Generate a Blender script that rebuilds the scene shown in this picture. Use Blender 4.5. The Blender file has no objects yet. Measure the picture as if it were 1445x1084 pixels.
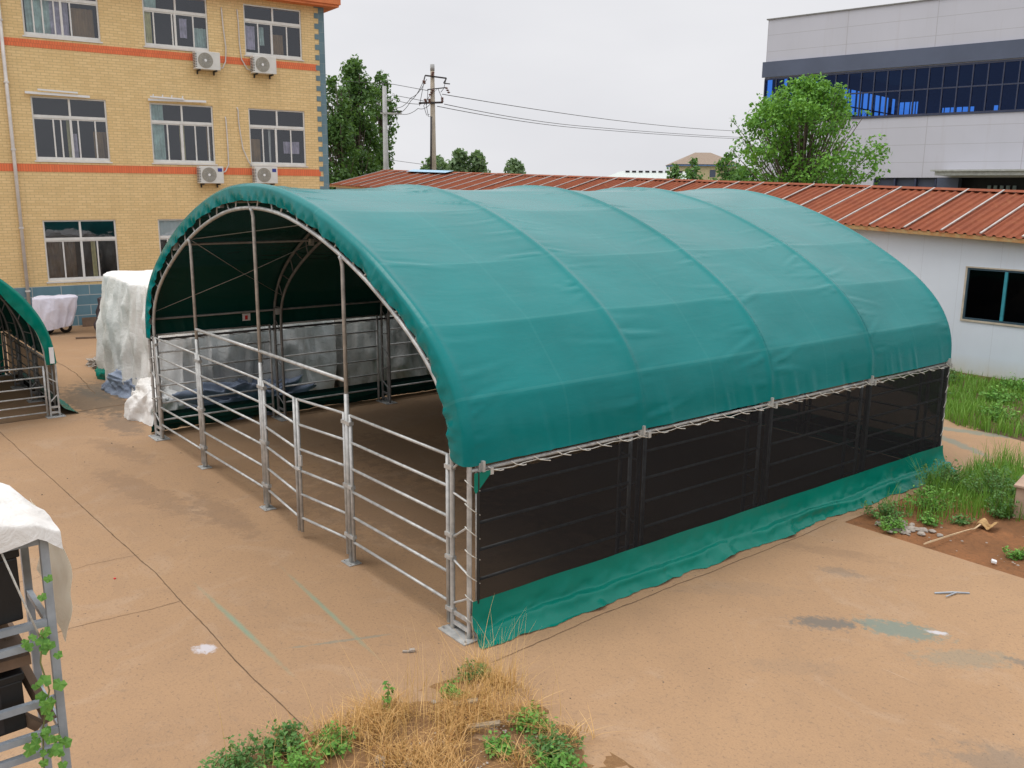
import bpy, bmesh, math, random
import numpy as np
from mathutils import Vector, Matrix, noise
R = math.radians
random.seed(7)
scn = bpy.context.scene
COL = scn.collection

# ------------------------------------------------------------------ camera
F_PX, PITCH, ROLL, YAW = 1286.6, 0.21048, 0.00855, 0.89564
CAM = np.array([7.0197, -5.08465, 4.55081])
_fw = np.array([-math.sin(YAW)*math.cos(PITCH), math.cos(YAW)*math.cos(PITCH), -math.sin(PITCH)])
_r0 = np.array([math.cos(YAW), math.sin(YAW), 0.0]); _u0 = np.cross(_r0, _fw)
_r = _r0*math.cos(ROLL) + _u0*math.sin(ROLL); _u = -_r0*math.sin(ROLL) + _u0*math.cos(ROLL)
cd = bpy.data.cameras.new('camera'); cam = bpy.data.objects.new('camera', cd); COL.objects.link(cam)
cam.matrix_world = Matrix(((_r[0], _u[0], -_fw[0], CAM[0]), (_r[1], _u[1], -_fw[1], CAM[1]), (_r[2], _u[2], -_fw[2], CAM[2]), (0, 0, 0, 1)))
cd.sensor_width = 36; cd.lens = 36*F_PX/1445; cd.clip_start = 0.1; cd.clip_end = 3000
scn.camera = cam
def _ray(px, py): return _fw + _r*(px-722.5)/F_PX - _u*(py-542)/F_PX
def gnd(px, py, z=0.0):
    d = _ray(px, py); P = CAM + d*(z-CAM[2])/d[2]; return Vector(P)
def far(px, py, dist):
    d = _ray(px, py); return Vector(CAM + d*dist/math.hypot(d[0], d[1]))

# ------------------------------------------------------------------ materials
def nt(name):
    m = bpy.data.materials.new(name); m.use_nodes = True
    n = m.node_tree.nodes; l = m.node_tree.links
    return m, n, l, n['Principled BSDF']
def N(n, t, **k):
    o = n.new(t)
    for a, v in k.items():
        if a.startswith('i_'): o.inputs[a[2:].replace('_', ' ')].default_value = v
        else: setattr(o, a, v)
    return o
def coords(n, kind='Object'):
    return n.new('ShaderNodeTexCoord').outputs[kind]
def mixrgb(n, l, fac, a, b, mode='MIX'):
    m = n.new('ShaderNodeMix'); m.data_type = 'RGBA'; m.blend_type = mode
    for s, v in ((m.inputs[0], fac), (m.inputs[6], a), (m.inputs[7], b)):
        if isinstance(v, (int, float)): s.default_value = v
        elif isinstance(v, tuple): s.default_value = (*v, 1) if len(v) == 3 else v
        else: l.new(v, s)
    return m.outputs[2]
def math_(n, l, op, a, b=0.0, c=None, clamp=False):
    m = n.new('ShaderNodeMath'); m.operation = op; m.use_clamp = clamp
    for i, v in enumerate((a, b, c)):
        if v is None: continue
        if isinstance(v, (int, float)): m.inputs[i].default_value = v
        else: l.new(v, m.inputs[i])
    return m.outputs[0]
def noise_tex(n, l, scale, detail=5, rough=.55, co=None, dist=0.0, mscale=None):
    t = N(n, 'ShaderNodeTexNoise'); t.inputs['Scale'].default_value = scale
    t.inputs['Detail'].default_value = detail; t.inputs['Roughness'].default_value = rough
    t.inputs['Distortion'].default_value = dist
    c = co if co is not None else coords(n)
    if mscale:
        mp = N(n, 'ShaderNodeMapping'); mp.inputs['Scale'].default_value = mscale; l.new(c, mp.inputs[0]); c = mp.outputs[0]
    l.new(c, t.inputs['Vector'])
    return t.outputs['Fac']
def ramp(n, l, f, a, b, ca=(0, 0, 0), cb=(1, 1, 1)):
    r = n.new('ShaderNodeValToRGB'); r.color_ramp.elements[0].position = a; r.color_ramp.elements[1].position = b
    r.color_ramp.elements[0].color = (*ca, 1); r.color_ramp.elements[1].color = (*cb, 1)
    l.new(f, r.inputs[0]); return r.outputs[0]
def bump(n, l, b, h, strength=.3, dist=.02):
    x = n.new('ShaderNodeBump'); x.inputs['Strength'].default_value = strength; x.inputs['Distance'].default_value = dist
    l.new(h, x.inputs['Height']); l.new(x.outputs[0], b.inputs['Normal'])
def simple(name, c, rough=.6, metal=0.0, var=.25, scale=6, spec=.5, bmp=.15, c2=None, world=False, detail=5):
    m, n, l, b = nt(name)
    co = coords(n) if not world else N(n, 'ShaderNodeNewGeometry').outputs['Position']
    f = noise_tex(n, l, scale, detail, .6, co)
    dark = tuple(x*(1-var) for x in c) if c2 is None else c2
    l.new(mixrgb(n, l, ramp(n, l, f, .35, .65), c, dark), b.inputs['Base Color'])
    b.inputs['Roughness'].default_value = rough; b.inputs['Metallic'].default_value = metal
    b.inputs['Specular IOR Level'].default_value = spec
    if bmp: bump(n, l, b, noise_tex(n, l, scale*5, 4, .6, co), bmp, .01)
    return m
M = {}
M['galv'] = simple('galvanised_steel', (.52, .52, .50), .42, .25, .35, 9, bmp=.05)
M['galv_dark'] = simple('darkened_galvanised_steel', (.25, .245, .235), .5, .4, .35, 9, bmp=.05)  # darker copy of galv; shade inside the shelters put into the colour
M['rope'] = simple('white_rope', (.62, .60, .54), .8, 0, .3, 40)
M['cable'] = simple('steel_cable', (.45, .44, .42), .5, .6, .3, 40)

def cloth_green(name, base, seams=True, dusty=.0):
    m, n, l, b = nt(name)
    uv = coords(n, 'UV'); sep = N(n, 'ShaderNodeSeparateXYZ'); l.new(uv, sep.inputs[0])
    f = noise_tex(n, l, .9, 6, .6)
    col = mixrgb(n, l, ramp(n, l, f, .35, .7), base, tuple(x*1.18 for x in base))
    f2 = noise_tex(n, l, 3.5, 8, .7, mscale=(1, .35, 1))
    col = mixrgb(n, l, math_(n, l, 'MULTIPLY', ramp(n, l, f2, .5, .8), .05), col, (.20, .36, .34))
    if seams:
        # welded seams: thin lines across the bays (v) and along the purlins (u)
        v = math_(n, l, 'DIVIDE', sep.outputs[1], BAY)
        fr = math_(n, l, 'FRACT', math_(n, l, 'ADD', v, .5))
        d = math_(n, l, 'ABSOLUTE', math_(n, l, 'SUBTRACT', fr, .04))
        ln = math_(n, l, 'LESS_THAN', d, .007)
        col = mixrgb(n, l, math_(n, l, 'MULTIPLY', ln, .05), col, (.10, .33, .31))
        for k in KINKS:
            d = math_(n, l, 'ABSOLUTE', math_(n, l, 'SUBTRACT', sep.outputs[0], k+.02))
            ln = math_(n, l, 'LESS_THAN', d, .018)
            col = mixrgb(n, l, math_(n, l, 'MULTIPLY', ln, .09), col, (.12, .36, .34))
    l.new(col, b.inputs['Base Color'])
    # inside faces of the sheet take a darker green
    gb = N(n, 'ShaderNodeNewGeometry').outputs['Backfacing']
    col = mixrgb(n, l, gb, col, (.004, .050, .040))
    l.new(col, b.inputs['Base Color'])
    b.inputs['Roughness'].default_value = .24
    b.inputs['Specular IOR Level'].default_value = .18
    h = noise_tex(n, l, 5, 5, .6, mscale=(1, .45, 1), dist=.4)
    h2 = noise_tex(n, l, 2.2, 4, .6, mscale=(1.6, .3, 1.6), dist=.8)
    bump(n, l, b, math_(n, l, 'ADD', h, math_(n, l, 'MULTIPLY', h2, 1.5)), .12, .03)
    return m
BAY = 2.428
KINKS = []

def mesh_cloth(name='black_shade_mesh', open_=.12):
    m, n, l, b = nt(name)
    out = n['Material Output']
    b.inputs['Base Color'].default_value = (.010, .010, .0115, 1); b.inputs['Roughness'].default_value = .8
    b.inputs['Specular IOR Level'].default_value = .12
    tr = N(n, 'ShaderNodeBsdfTransparent'); tr.inputs[0].default_value = (.93, .97, 1, 1)
    mx = N(n, 'ShaderNodeMixShader')
    f = noise_tex(n, l, 1.5, 4)
    fac = math_(n, l, 'MULTIPLY_ADD', f, .08, open_)
    l.new(fac, mx.inputs[0]); l.new(b.outputs[0], mx.inputs[1]); l.new(tr.outputs[0], mx.inputs[2]); l.new(mx.outputs[0], out.inputs[0])
    return m
M['mesh'] = mesh_cloth(); M['mesh_open'] = mesh_cloth('open_shade_mesh', .56)

def brick_mat(name, c1, c2, mortar, w, h, ms, rough=.75, axes='XZ', bias=0.0, dirt=.35, bm=.5):
    m, n, l, b = nt(name)
    co = coords(n); sp = N(n, 'ShaderNodeSeparateXYZ'); l.new(co, sp.inputs[0])
    cb = N(n, 'ShaderNodeCombineXYZ'); l.new(sp.outputs[0], cb.inputs[0]); l.new(sp.outputs[2], cb.inputs[1])
    t = N(n, 'ShaderNodeTexBrick'); l.new(cb.outputs[0], t.inputs[0])
    t.inputs['Color1'].default_value = (*c1, 1); t.inputs['Color2'].default_value = (*c2, 1); t.inputs['Mortar'].default_value = (*mortar, 1)
    t.inputs['Scale'].default_value = 1; t.inputs['Brick Width'].default_value = w; t.inputs['Row Height'].default_value = h
    t.inputs['Mortar Size'].default_value = ms; t.inputs['Bias'].default_value = bias; t.inputs['Mortar Smooth'].default_value = .2
    f = noise_tex(n, l, .8, 6, .65)
    col = mixrgb(n, l, math_(n, l, 'MULTIPLY', ramp(n, l, f, .45, .75), dirt), t.outputs[0], tuple(x*.55 for x in c1))
    f = noise_tex(n, l, 1.6, 6, .7, mscale=(2.2, 1, .18))
    col = mixrgb(n, l, math_(n, l, 'MULTIPLY', ramp(n, l, f, .5, .75), .30), col, tuple(x*.5 for x in c1))
    v5 = noise_tex(n, l, 9, 3, .7, mscale=(.5, 1, 1.6)); col = mixrgb(n, l, math_(n, l, 'MULTIPLY', ramp(n, l, v5, .45, .7), .22), col, tuple(min(1, x*1.15) for x in c2))
    l.new(col, b.inputs['Base Color']); b.inputs['Roughness'].default_value = rough
    bump(n, l, b, t.outputs['Fac'], -bm, .01)
    return m
M['brick'] = brick_mat('yellow_tile_brick', (.78, .57, .285), (.69, .49, .23), (.54, .385, .185), .25, .085, .010, dirt=.15)
M['band'] = brick_mat('orange_tile_band', (.78, .19, .07), (.70, .16, .06), (.45, .12, .05), .075, .26, .006, dirt=.2)
M['quoin'] = brick_mat('blue_grey_tiles', (.14, .23, .27), (.12, .20, .24), (.25, .3, .3), .30, .36, .008)
M['plinth'] = brick_mat('blue_grey_plinth_blocks', (.13, .24, .29), (.10, .20, .25), (.44, .46, .44), .85, .335, .014)
M['white'] = simple('white_window_frame', (.72, .71, .68), .45, 0, .12, 5)
M['pipe'] = simple('pvc_pipe', (.66, .62, .58), .5, 0, .2, 3)
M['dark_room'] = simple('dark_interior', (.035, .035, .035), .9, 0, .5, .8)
M['brown_room'] = simple('brown_board', (.42, .25, .11), .8, 0, .3, 2)
M['curtain'] = simple('pale_curtain', (.60, .74, .68), .9, 0, .35, 4)
M['curtain_yellow'] = simple('yellow_curtain', (.75, .66, .34), .9, 0, .3, 4)
M['curtain_lilac'] = simple('lilac_cloth', (.7, .6, .74), .9, 0, .4, 4)
def glass(name, tint, refl=.25, rough=.03, gc=(.9, .93, 1)):
    m, n, l, b = nt(name); out = n['Material Output']; n.remove(b)
    g = N(n, 'ShaderNodeBsdfGlossy'); g.inputs['Roughness'].default_value = rough; g.inputs[0].default_value = (*gc, 1)
    t = N(n, 'ShaderNodeBsdfTransparent'); t.inputs[0].default_value = (*tint, 1)
    fr = N(n, 'ShaderNodeFresnel'); fr.inputs[0].default_value = 1.45
    h = noise_tex(n, l, 1.1, 3); bp = n.new('ShaderNodeBump'); bp.inputs['Strength'].default_value = .12; bp.inputs['Distance'].default_value = .05
    l.new(h, bp.inputs['Height']); l.new(bp.outputs[0], g.inputs['Normal'])
    f = math_(n, l, 'MULTIPLY_ADD', fr.outputs[0], .8, refl)
    mx = N(n, 'ShaderNodeMixShader'); l.new(f, mx.inputs[0]); l.new(t.outputs[0], mx.inputs[1]); l.new(g.outputs[0], mx.inputs[2])
    l.new(mx.outputs[0], out.inputs[0]); return m
M['glass'] = glass('window_glass', (.85, .9, .92), .06)
M['glass_blue'] = glass('blue_tinted_glass', (.05, .22, .80), .03, gc=(.25, .38, .85))
M['glass_dark'] = glass('dark_glass', (.5, .55, .6), .02)
M['ac'] = simple('air_conditioner_casing', (.68, .67, .63), .45, 0, .12, 3)
M['grille'] = simple('fan_grille', (.36, .33, .27), .5, .2, .2, 8)
M['blue'] = simple('blue_label', (.03, .05, .25), .5, 0, .1)
M['red'] = simple('red_print', (.6, .03, .03), .5, 0, .1)
M['label'] = simple('white_label', (.75, .75, .75), .5, 0, .05)
M['black'] = simple('black_paint', (.012, .012, .013), .5, 0, .3)
M['iron'] = simple('black_iron', (.05, .045, .045), .55, .4, .3)

def tarp(name, c, dirt, amt=.5, rough=.85):
    m, n, l, b = nt(name)
    g = N(n, 'ShaderNodeNewGeometry').outputs['Position']
    f = noise_tex(n, l, 1.2, 8, .68, g, .6)
    col = mixrgb(n, l, math_(n, l, 'MULTIPLY', ramp(n, l, f, .42, .72), amt), c, dirt)
    l.new(col, b.inputs['Base Color']); b.inputs['Roughness'].default_value = rough
    bump(n, l, b, noise_tex(n, l, 7, 7, .65, g, 1.2), .5, .05)
    return m
M['tarp'] = tarp('white_tarpaulin', (.74, .72, .69), (.48, .43, .36), .6)
def thin(m, amt):
    n, l = m.node_tree.nodes, m.node_tree.links; b = n['Principled BSDF']; t = N(n, 'ShaderNodeBsdfTranslucent'); src = b.inputs['Base Color'].links[0].from_socket
    l.new(src, t.inputs[0]); mx = N(n, 'ShaderNodeMixShader'); mx.inputs[0].default_value = amt; l.new(b.outputs[0], mx.inputs[1]); l.new(t.outputs[0], mx.inputs[2]); l.new(mx.outputs[0], n['Material Output'].inputs[0])
M['tarp_shaded'] = tarp('shade_toned_tarpaulin', (.52, .50, .46), (.24, .22, .19), .9)  # far tarp stack: dimness behind the side mesh put into its grey
M['tarp_in'] = tarp('tarpaulin_underside', (.80, .72, .58), (.60, .46, .32), .5)
thin(M['tarp_in'], .5)
M['cloth_lilac'] = tarp('pale_cover_cloth', (.72, .71, .80), (.42, .40, .46), .4, .9)
M['cloth_blue'] = tarp('blue_grey_cloth', (.24, .28, .36), (.10, .12, .17), .8, .8)
M['cloth_dark'] = tarp('dark_cloth', (.05, .045, .055), (.13, .075, .07), .8, .8)

# concrete with real stains
def blob(n, l, pos, cx, cy, rx, ry, ang=0.0, soft=.5, ns=2.5, namp=.9):
    mp = N(n, 'ShaderNodeMapping'); mp.vector_type = 'TEXTURE'
    mp.inputs['Location'].default_value = (cx, cy, 0); mp.inputs['Rotation'].default_value = (0, 0, ang); mp.inputs['Scale'].default_value = (rx, ry, 1e6)
    l.new(pos, mp.inputs[0])
    ln = N(n, 'ShaderNodeVectorMath', operation='LENGTH'); l.new(mp.outputs[0], ln.inputs[0])
    f = noise_tex(n, l, ns, 7, .7, pos)
    d = math_(n, l, 'MULTIPLY_ADD', f, namp*2, ln.outputs['Value'])
    return math_(n, l, 'SUBTRACT', 1+namp, d, None, False), soft
def concrete():
    m, n, l, b = nt('tan_concrete')
    pos = N(n, 'ShaderNodeNewGeometry').outputs['Position']
    f1 = noise_tex(n, l, .32, 6, .6, pos, .4)
    col = mixrgb(n, l, ramp(n, l, f1, .3, .72), (.378, .234, .126), (.322, .196, .105))
    f2 = noise_tex(n, l, 1.7, 9, .72, pos, .8)
    col = mixrgb(n, l, math_(n, l, 'MULTIPLY', ramp(n, l, f2, .48, .8), .45), col, (.235, .150, .090))
    f3 = noise_tex(n, l, .75, 8, .7, pos, 1.5)
    col = mixrgb(n, l, math_(n, l, 'MULTIPLY', ramp(n, l, f3, .53, .72), .5), col, (.42, .30, .20))
    f4 = noise_tex(n, l, 26, 6, .8, pos)
    col = mixrgb(n, l, math_(n, l, 'MULTIPLY', ramp(n, l, f4, .54, .66), .7), col, (.14, .095, .066))
    f7 = noise_tex(n, l, 60, 4, .8, pos)
    col = mixrgb(n, l, math_(n, l, 'MULTIPLY', ramp(n, l, f7, .42, .62), .32), col, (.20, .13, .08))
    f8 = noise_tex(n, l, 4.5, 8, .75, pos, 2.0)
    col = mixrgb(n, l, math_(n, l, 'MULTIPLY', ramp(n, l, f8, .57, .70), .5), col, (.22, .15, .098))
    v = N(n, 'ShaderNodeTexVoronoi'); v.inputs['Scale'].default_value = 8; l.new(pos, v.inputs[0])
    sp = math_(n, l, 'LESS_THAN', v.outputs['Distance'], .085)
    msk = ramp(n, l, noise_tex(n, l, .9, 4, .6, pos), .5, .6)
    col = mixrgb(n, l, math_(n, l, 'MULTIPLY', math_(n, l, 'MULTIPLY', sp, msk), .8), col, (.10, .075, .06))
    # scratches: pale thin streaks
    f5 = noise_tex(n, l, 1.0, 3, .5, pos, 0, (.5, 22, 1)); f5 = ramp(n, l, f5, .69, .74)
    f6 = ramp(n, l, noise_tex(n, l, .6, 3, .6, pos), .52, .62)
    col = mixrgb(n, l, math_(n, l, 'MULTIPLY', math_(n, l, 'MULTIPLY', f5, f6), .45), col, (.48, .37, .27))
    T_, W_, G_, B_ = (.13, .19, .165), (.5, .48, .5), (.11, .11, .10), (.15, .095, .06)
    T = (.17, .25, .22); W = (.70, .66, .68); G = (.15, .145, .13); B = (.20, .125, .075)
    blobs = [(2.62, 3.75, .42, .16, .5, T, .75), (2.05, 3.25, .34, .12, .75, G, .75), (2.9, 4.0, .09, .035, .5, W, .8),
             (3.35, 3.7, .5, .14, .9, T, .3), (3.85, 4.1, .22, .10, .4, G, .5), (2.4, 2.2, .5, .12, .8, G, .12),
             (1.4, 4.6, .25, .1, .4, G, .35), (1.0, 5.1, .6, .12, .5, B, .25), (.9, 3.2, .7, .16, .9, G, .12),
             (-1.47, -2.22, .11, .07, .3, W, .85), (-.78, -1.07, .55, .02, 1.2, T, .4),
             (-13.6, -.1, 1.6, .55, .1, (.15, .115, .08), .75), (-14.6, .35, 1.1, .5, .1, (.13, .12, .10), .6), (-11.2, -.25, .9, .25, .0, (.2, .15, .11), .6),
             (-6.8, -1.2, 1.6, .22, .15, B, .3), (-5.2, -.6, 1.1, .2, .0, B, .35), (-9.3, -.8, 1.0, .2, .2, B, .3),
             (-3.4, 1.8, 2.8, .9, .3, B, .4), (-2.2, 3.3, 1.8, .5, .2, B, .5), (-6, 3.2, 1.8, .7, .1, B, .4), (4.6, 2.2, .6, .3, .3, G, .4),
             (5.4, .9, 1.4, .5, .4, B, .2), (-.9, 12.6, .9, .12, .3, T, .6), (-.6, 11.6, .9, .10, -.5, T, .6), (-.2, 12.9, .5, .1, .0, G, .5), (-17, 1.8, 2, .5, 0, B, .3)]
    for cx, cy, rx, ry, a, c, s in blobs:
        c = {T: T_, W: W_, G: G_, B: B_}.get(c, tuple(x*.7 for x in c))
        d, _ = blob(n, l, pos, cx, cy, rx*1.25, ry*1.5, a, ns=5.0 if rx > .5 else 11, namp=1.3)
        k = math_(n, l, 'MULTIPLY', math_(n, l, 'MULTIPLY', d, 2.2, None, True), s)
        col = mixrgb(n, l, k, col, c)
    # teal paint line left on the slab
    for (x0, y0, x1, y1, w, s) in [(-3.05, -1.75, -.4, -1.75, .045, .7), (-2.9, -.75, -.1, -.95, .04, .65)]:
        cx, cy = (x0+x1)/2, (y0+y1)/2; L = math.hypot(x1-x0, y1-y0)/2
        d, _ = blob(n, l, pos, cx, cy, L, w, math.atan2(y1-y0, x1-x0), ns=5, namp=.5)
        k = math_(n, l, 'MULTIPLY', math_(n, l, 'MULTIPLY', d, 1.2, None, True), s)
        col = mixrgb(n, l, k, col, (.17, .27, .19))
    l.new(col, b.inputs['Base Color'])
    l.new(math_(n, l, 'MULTIPLY_ADD', f2, -.25, .92), b.inputs['Roughness'])
    b.inputs['Specular IOR Level'].default_value = .3
    bump(n, l, b, math_(n, l, 'ADD', f4, f2), .25, .01)
    return m
M['concrete'] = concrete()
def soil(name, a, bb, c, s=1.0):
    m, n, l, b = nt(name); pos = N(n, 'ShaderNodeNewGeometry').outputs['Position']
    f = noise_tex(n, l, 1.6*s, 8, .7, pos, .6)
    col = mixrgb(n, l, ramp(n, l, f, .35, .65), a, bb)
    g = noise_tex(n, l, 22*s, 6, .75, pos)
    col = mixrgb(n, l, math_(n, l, 'MULTIPLY', ramp(n, l, g, .5, .68), .6), col, c)
    l.new(col, b.inputs['Base Color']); b.inputs['Roughness'].default_value = .95; b.inputs['Specular IOR Level'].default_value = .1
    bump(n, l, b, math_(n, l, 'ADD', f, g), .8, .03); return m
M['soil'] = soil('red_brown_soil', (.28, .125, .055), (.17, .085, .042), (.10, .06, .036))
M['soil_dark'] = soil('weedy_soil', (.14, .09, .055), (.085, .06, .035), (.20, .13, .08))
M['ground'] = soil('open_ground', (.14, .14, .07), (.22, .17, .10), (.08, .10, .04), .2)
M['crack'] = soil('crack_dirt', (.15, .10, .065), (.22, .14, .085), (.09, .065, .045), 2)

def leafm(name, a, b2, trans=.3):
    m, n, l, b = nt(name)
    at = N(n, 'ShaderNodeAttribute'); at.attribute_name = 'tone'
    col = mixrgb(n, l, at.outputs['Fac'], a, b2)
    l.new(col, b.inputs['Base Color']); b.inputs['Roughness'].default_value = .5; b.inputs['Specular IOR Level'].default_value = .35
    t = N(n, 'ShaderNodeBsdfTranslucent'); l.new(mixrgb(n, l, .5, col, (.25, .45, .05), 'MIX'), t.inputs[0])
    mx = N(n, 'ShaderNodeMixShader'); mx.inputs[0].default_value = trans
    l.new(b.outputs[0], mx.inputs[1]); l.new(t.outputs[0], mx.inputs[2]); l.new(mx.outputs[0], n['Material Output'].inputs[0])
    return m
M['leaf_dark'] = leafm('poplar_leaves', (.035, .085, .025), (.12, .23, .06))
M['leaf_elm'] = leafm('elm_leaves', (.055, .17, .02), (.20, .44, .06))
M['leaf_far'] = leafm('distant_leaves', (.10, .16, .085), (.21, .31, .15))  # paler greens, distance haze put into the leaf colour
M['leaf_weed'] = leafm('weed_leaves', (.06, .20, .03), (.22, .44, .08))
M['leaf_weed2'] = leafm('dark_weed_leaves', (.05, .14, .035), (.15, .30, .08))
M['grass_green'] = leafm('green_grass_blades', (.09, .22, .025), (.22, .40, .06))
M['grass_dry'] = leafm('dry_grass_blades', (.42, .20, .055), (.78, .50, .21), .2)
M['bark'] = simple('bark', (.13, .10, .075), .9, 0, .4, 4)
M['stem'] = simple('green_stem', (.22, .24, .08), .8, 0, .3, 10)
M['wood'] = simple('grey_wood', (.34, .26, .17), .85, 0, .4, 6)
M['wood_pale'] = simple('pale_plank_wood', (.58, .42, .25), .8, 0, .25, 4)
M['wood_brown'] = simple('brown_wood', (.20, .13, .085), .8, 0, .4, 5)
M['stone'] = simple('pale_stone', (.36, .31, .26), .9, 0, .35, 7, bmp=.5)
M['cardboard'] = simple('torn_cardboard', (.58, .36, .15), .9, 0, .4, 6)
M['planter'] = simple('weathered_pink_brick', (.42, .29, .21), .9, 0, .35, 5, bmp=.4)
M['rust'] = simple('rusty_edge', (.40, .17, .06), .8, .1, .6, 6, c2=(.42, .30, .14))
M['grey_steel'] = simple('grey_painted_steel', (.36, .40, .44), .5, .1, .25, 6)

# ------------------------------------------------------------------ mesh builder
class MB:
    def __init__(s): s.v = []; s.f = []; s.uv = None; s.tone = None
    def box(s, x0, y0, z0, x1, y1, z1):
        b = len(s.v)
        s.v += [(x0, y0, z0), (x1, y0, z0), (x1, y1, z0), (x0, y1, z0), (x0, y0, z1), (x1, y0, z1), (x1, y1, z1), (x0, y1, z1)]
        s.f += [(b, b+3, b+2, b+1), (b+4, b+5, b+6, b+7), (b, b+1, b+5, b+4), (b+1, b+2, b+6, b+5), (b+2, b+3, b+7, b+6), (b+3, b, b+4, b+7)]
        return s
    def obox(s, c, ax, ay, az):      # oriented box: centre and three half-axes
        b = len(s.v); c, ax, ay, az = map(Vector, (c, ax, ay, az))
        for sx, sy, sz in [(-1, -1, -1), (1, -1, -1), (1, 1, -1), (-1, 1, -1), (-1, -1, 1), (1, -1, 1), (1, 1, 1), (-1, 1, 1)]:
            s.v.append(tuple(c+ax*sx+ay*sy+az*sz))
        s.f += [(b, b+3, b+2, b+1), (b+4, b+5, b+6, b+7), (b, b+1, b+5, b+4), (b+1, b+2, b+6, b+5), (b+2, b+3, b+7, b+6), (b+3, b, b+4, b+7)]
        return s
    def beam(s, p, q, w, h, up=(0, 0, 1)):
        p, q = Vector(p), Vector(q); d = (q-p); a = d.normalized(); sd = a.cross(Vector(up))
        if sd.length < 1e-3: sd = a.cross(Vector((1, 0, 0)))
        sd.normalize(); u = sd.cross(a)
        return s.obox((p+q)/2, d/2, sd*w/2, u*h/2)
    def tube(s, pts, r, n=8, cap=True):
        pts = [Vector(p) for p in pts]; rr = r if isinstance(r, (list, tuple)) else [r]*len(pts)
        t0 = (pts[1]-pts[0]).normalized(); a = t0.orthogonal().normalized(); base = len(s.v)
        for i, p in enumerate(pts):
            t = (pts[min(i+1, len(pts)-1)]-pts[max(i-1, 0)])
            if t.length < 1e-9: t = t0
            t.normalize(); a = (a - t*a.dot(t)).normalized(); bb = t.cross(a)
            for k in range(n):
                g = 2*math.pi*k/n; s.v.append(tuple(p+(a*math.cos(g)+bb*math.sin(g))*rr[i]))
        for i in range(len(pts)-1):
            for k in range(n):
                k2 = (k+1) % n; o = base+i*n
                s.f.append((o+k, o+k2, o+n+k2, o+n+k))
        if cap:
            s.f.append(tuple(base+k for k in reversed(range(n)))); o = base+(len(pts)-1)*n
            s.f.append(tuple(o+k for k in range(n)))
        return s
    def grid(s, fn, nu, nv, closed=False):
        b = len(s.v)
        for i in range(nu+1):
            for j in range(nv+1): s.v.append(tuple(fn(i/nu, j/nv)))
        for i in range(nu):
            for j in range(nv):
                o = b+i*(nv+1)+j; s.f.append((o, o+nv+1, o+nv+2, o+1))
        return s
    def lathe(s, prof, c=(0, 0, 0), n=24, axis='z'):
        b = len(s.v)
        for (r, z) in prof:
            for k in range(n):
                g = 2*math.pi*k/n; x, y = r*math.cos(g), r*math.sin(g)
                q = (x, y, z) if axis == 'z' else (x, z, y)
                s.v.append((q[0]+c[0], q[1]+c[1], q[2]+c[2]))
        for i in range(len(prof)-1):
            for k in range(n):
                k2 = (k+1) % n; s.f.append((b+i*n+k, b+i*n+k2, b+(i+1)*n+k2, b+(i+1)*n+k))
        return s
    def build(s, name, mat, parent=None, smooth=False, bevel=0):
        me = bpy.data.meshes.new(name); me.from_pydata(s.v, [], s.f)
        me.materials.append(M[mat] if isinstance(mat, str) else mat)
        if s.uv is not None:
            ul = me.uv_layers.new(name='UVMap'); li = np.zeros(len(me.loops), dtype=np.int32); me.loops.foreach_get('vertex_index', li)
            ul.data.foreach_set('uv', np.array(s.uv, dtype=np.float32)[li].ravel())
        if s.tone is not None:
            at = me.attributes.new('tone', 'FLOAT', 'FACE'); at.data.foreach_set('value', np.array(s.tone, dtype=np.float32))
        if smooth: me.polygons.foreach_set('use_smooth', [True]*len(me.polygons))
        me.update()
        o = bpy.data.objects.new(name, me); COL.objects.link(o)
        if parent is not None: o.parent = parent
        if bevel:
            md = o.modifiers.new('bevel', 'BEVEL'); md.width = bevel; md.segments = 2; md.limit_method = 'ANGLE'
        return o
def tag(o, label, cat, group=None, kind=None):
    if label: o['label'] = label
    if cat: o['category'] = cat
    if group: o['group'] = group
    if kind: o['kind'] = kind
    return o
def empty(name, loc=(0, 0, 0), rz=0.0, label=None, cat=None, group=None):
    o = bpy.data.objects.new(name, None); COL.objects.link(o); o.location = loc; o.rotation_euler = (0, 0, rz); o.empty_display_size = .2
    return tag(o, label, cat, group)
def struct(name, mb, mat, **k):
    o = mb.build(name, mat, **k); o['kind'] = 'structure'; return o
def copy_tree(o, parent=None):
    c = o.copy(); COL.objects.link(c); c.parent = parent
    for ch in [x for x in bpy.data.objects if x.parent == o]: copy_tree(ch, c)
    return c
def nz(x, y=0, z=0): return noise.noise(Vector((x, y, z)))

# ------------------------------------------------------------------ world and light
w = bpy.data.worlds.new('World'); scn.world = w; w.use_nodes = True
n, l = w.node_tree.nodes, w.node_tree.links; bg = n['Background']
SUN_EL, SUN_AZ = R(66), R(215)      # azimuth clockwise from +Y
sky = n.new('ShaderNodeTexSky'); sky.sky_type = 'NISHITA'; sky.sun_disc = False; sky.sun_elevation = SUN_EL; sky.sun_rotation = SUN_AZ
sky.dust_density = 3
hs = n.new('ShaderNodeHueSaturation'); hs.inputs['Saturation'].default_value = .12; l.new(sky.outputs[0], hs.inputs['Color'])
tc = n.new('ShaderNodeTexCoord'); mp = n.new('ShaderNodeMapping'); mp.inputs['Scale'].default_value = (1, 1, 3); l.new(tc.outputs['Generated'], mp.inputs[0])
cl = n.new('ShaderNodeTexNoise'); cl.inputs['Scale'].default_value = 1.6; cl.inputs['Detail'].default_value = 5; l.new(mp.outputs[0], cl.inputs['Vector'])
cr = n.new('ShaderNodeValToRGB'); cr.color_ramp.elements[0].position = .3; cr.color_ramp.elements[1].position = .7
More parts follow.
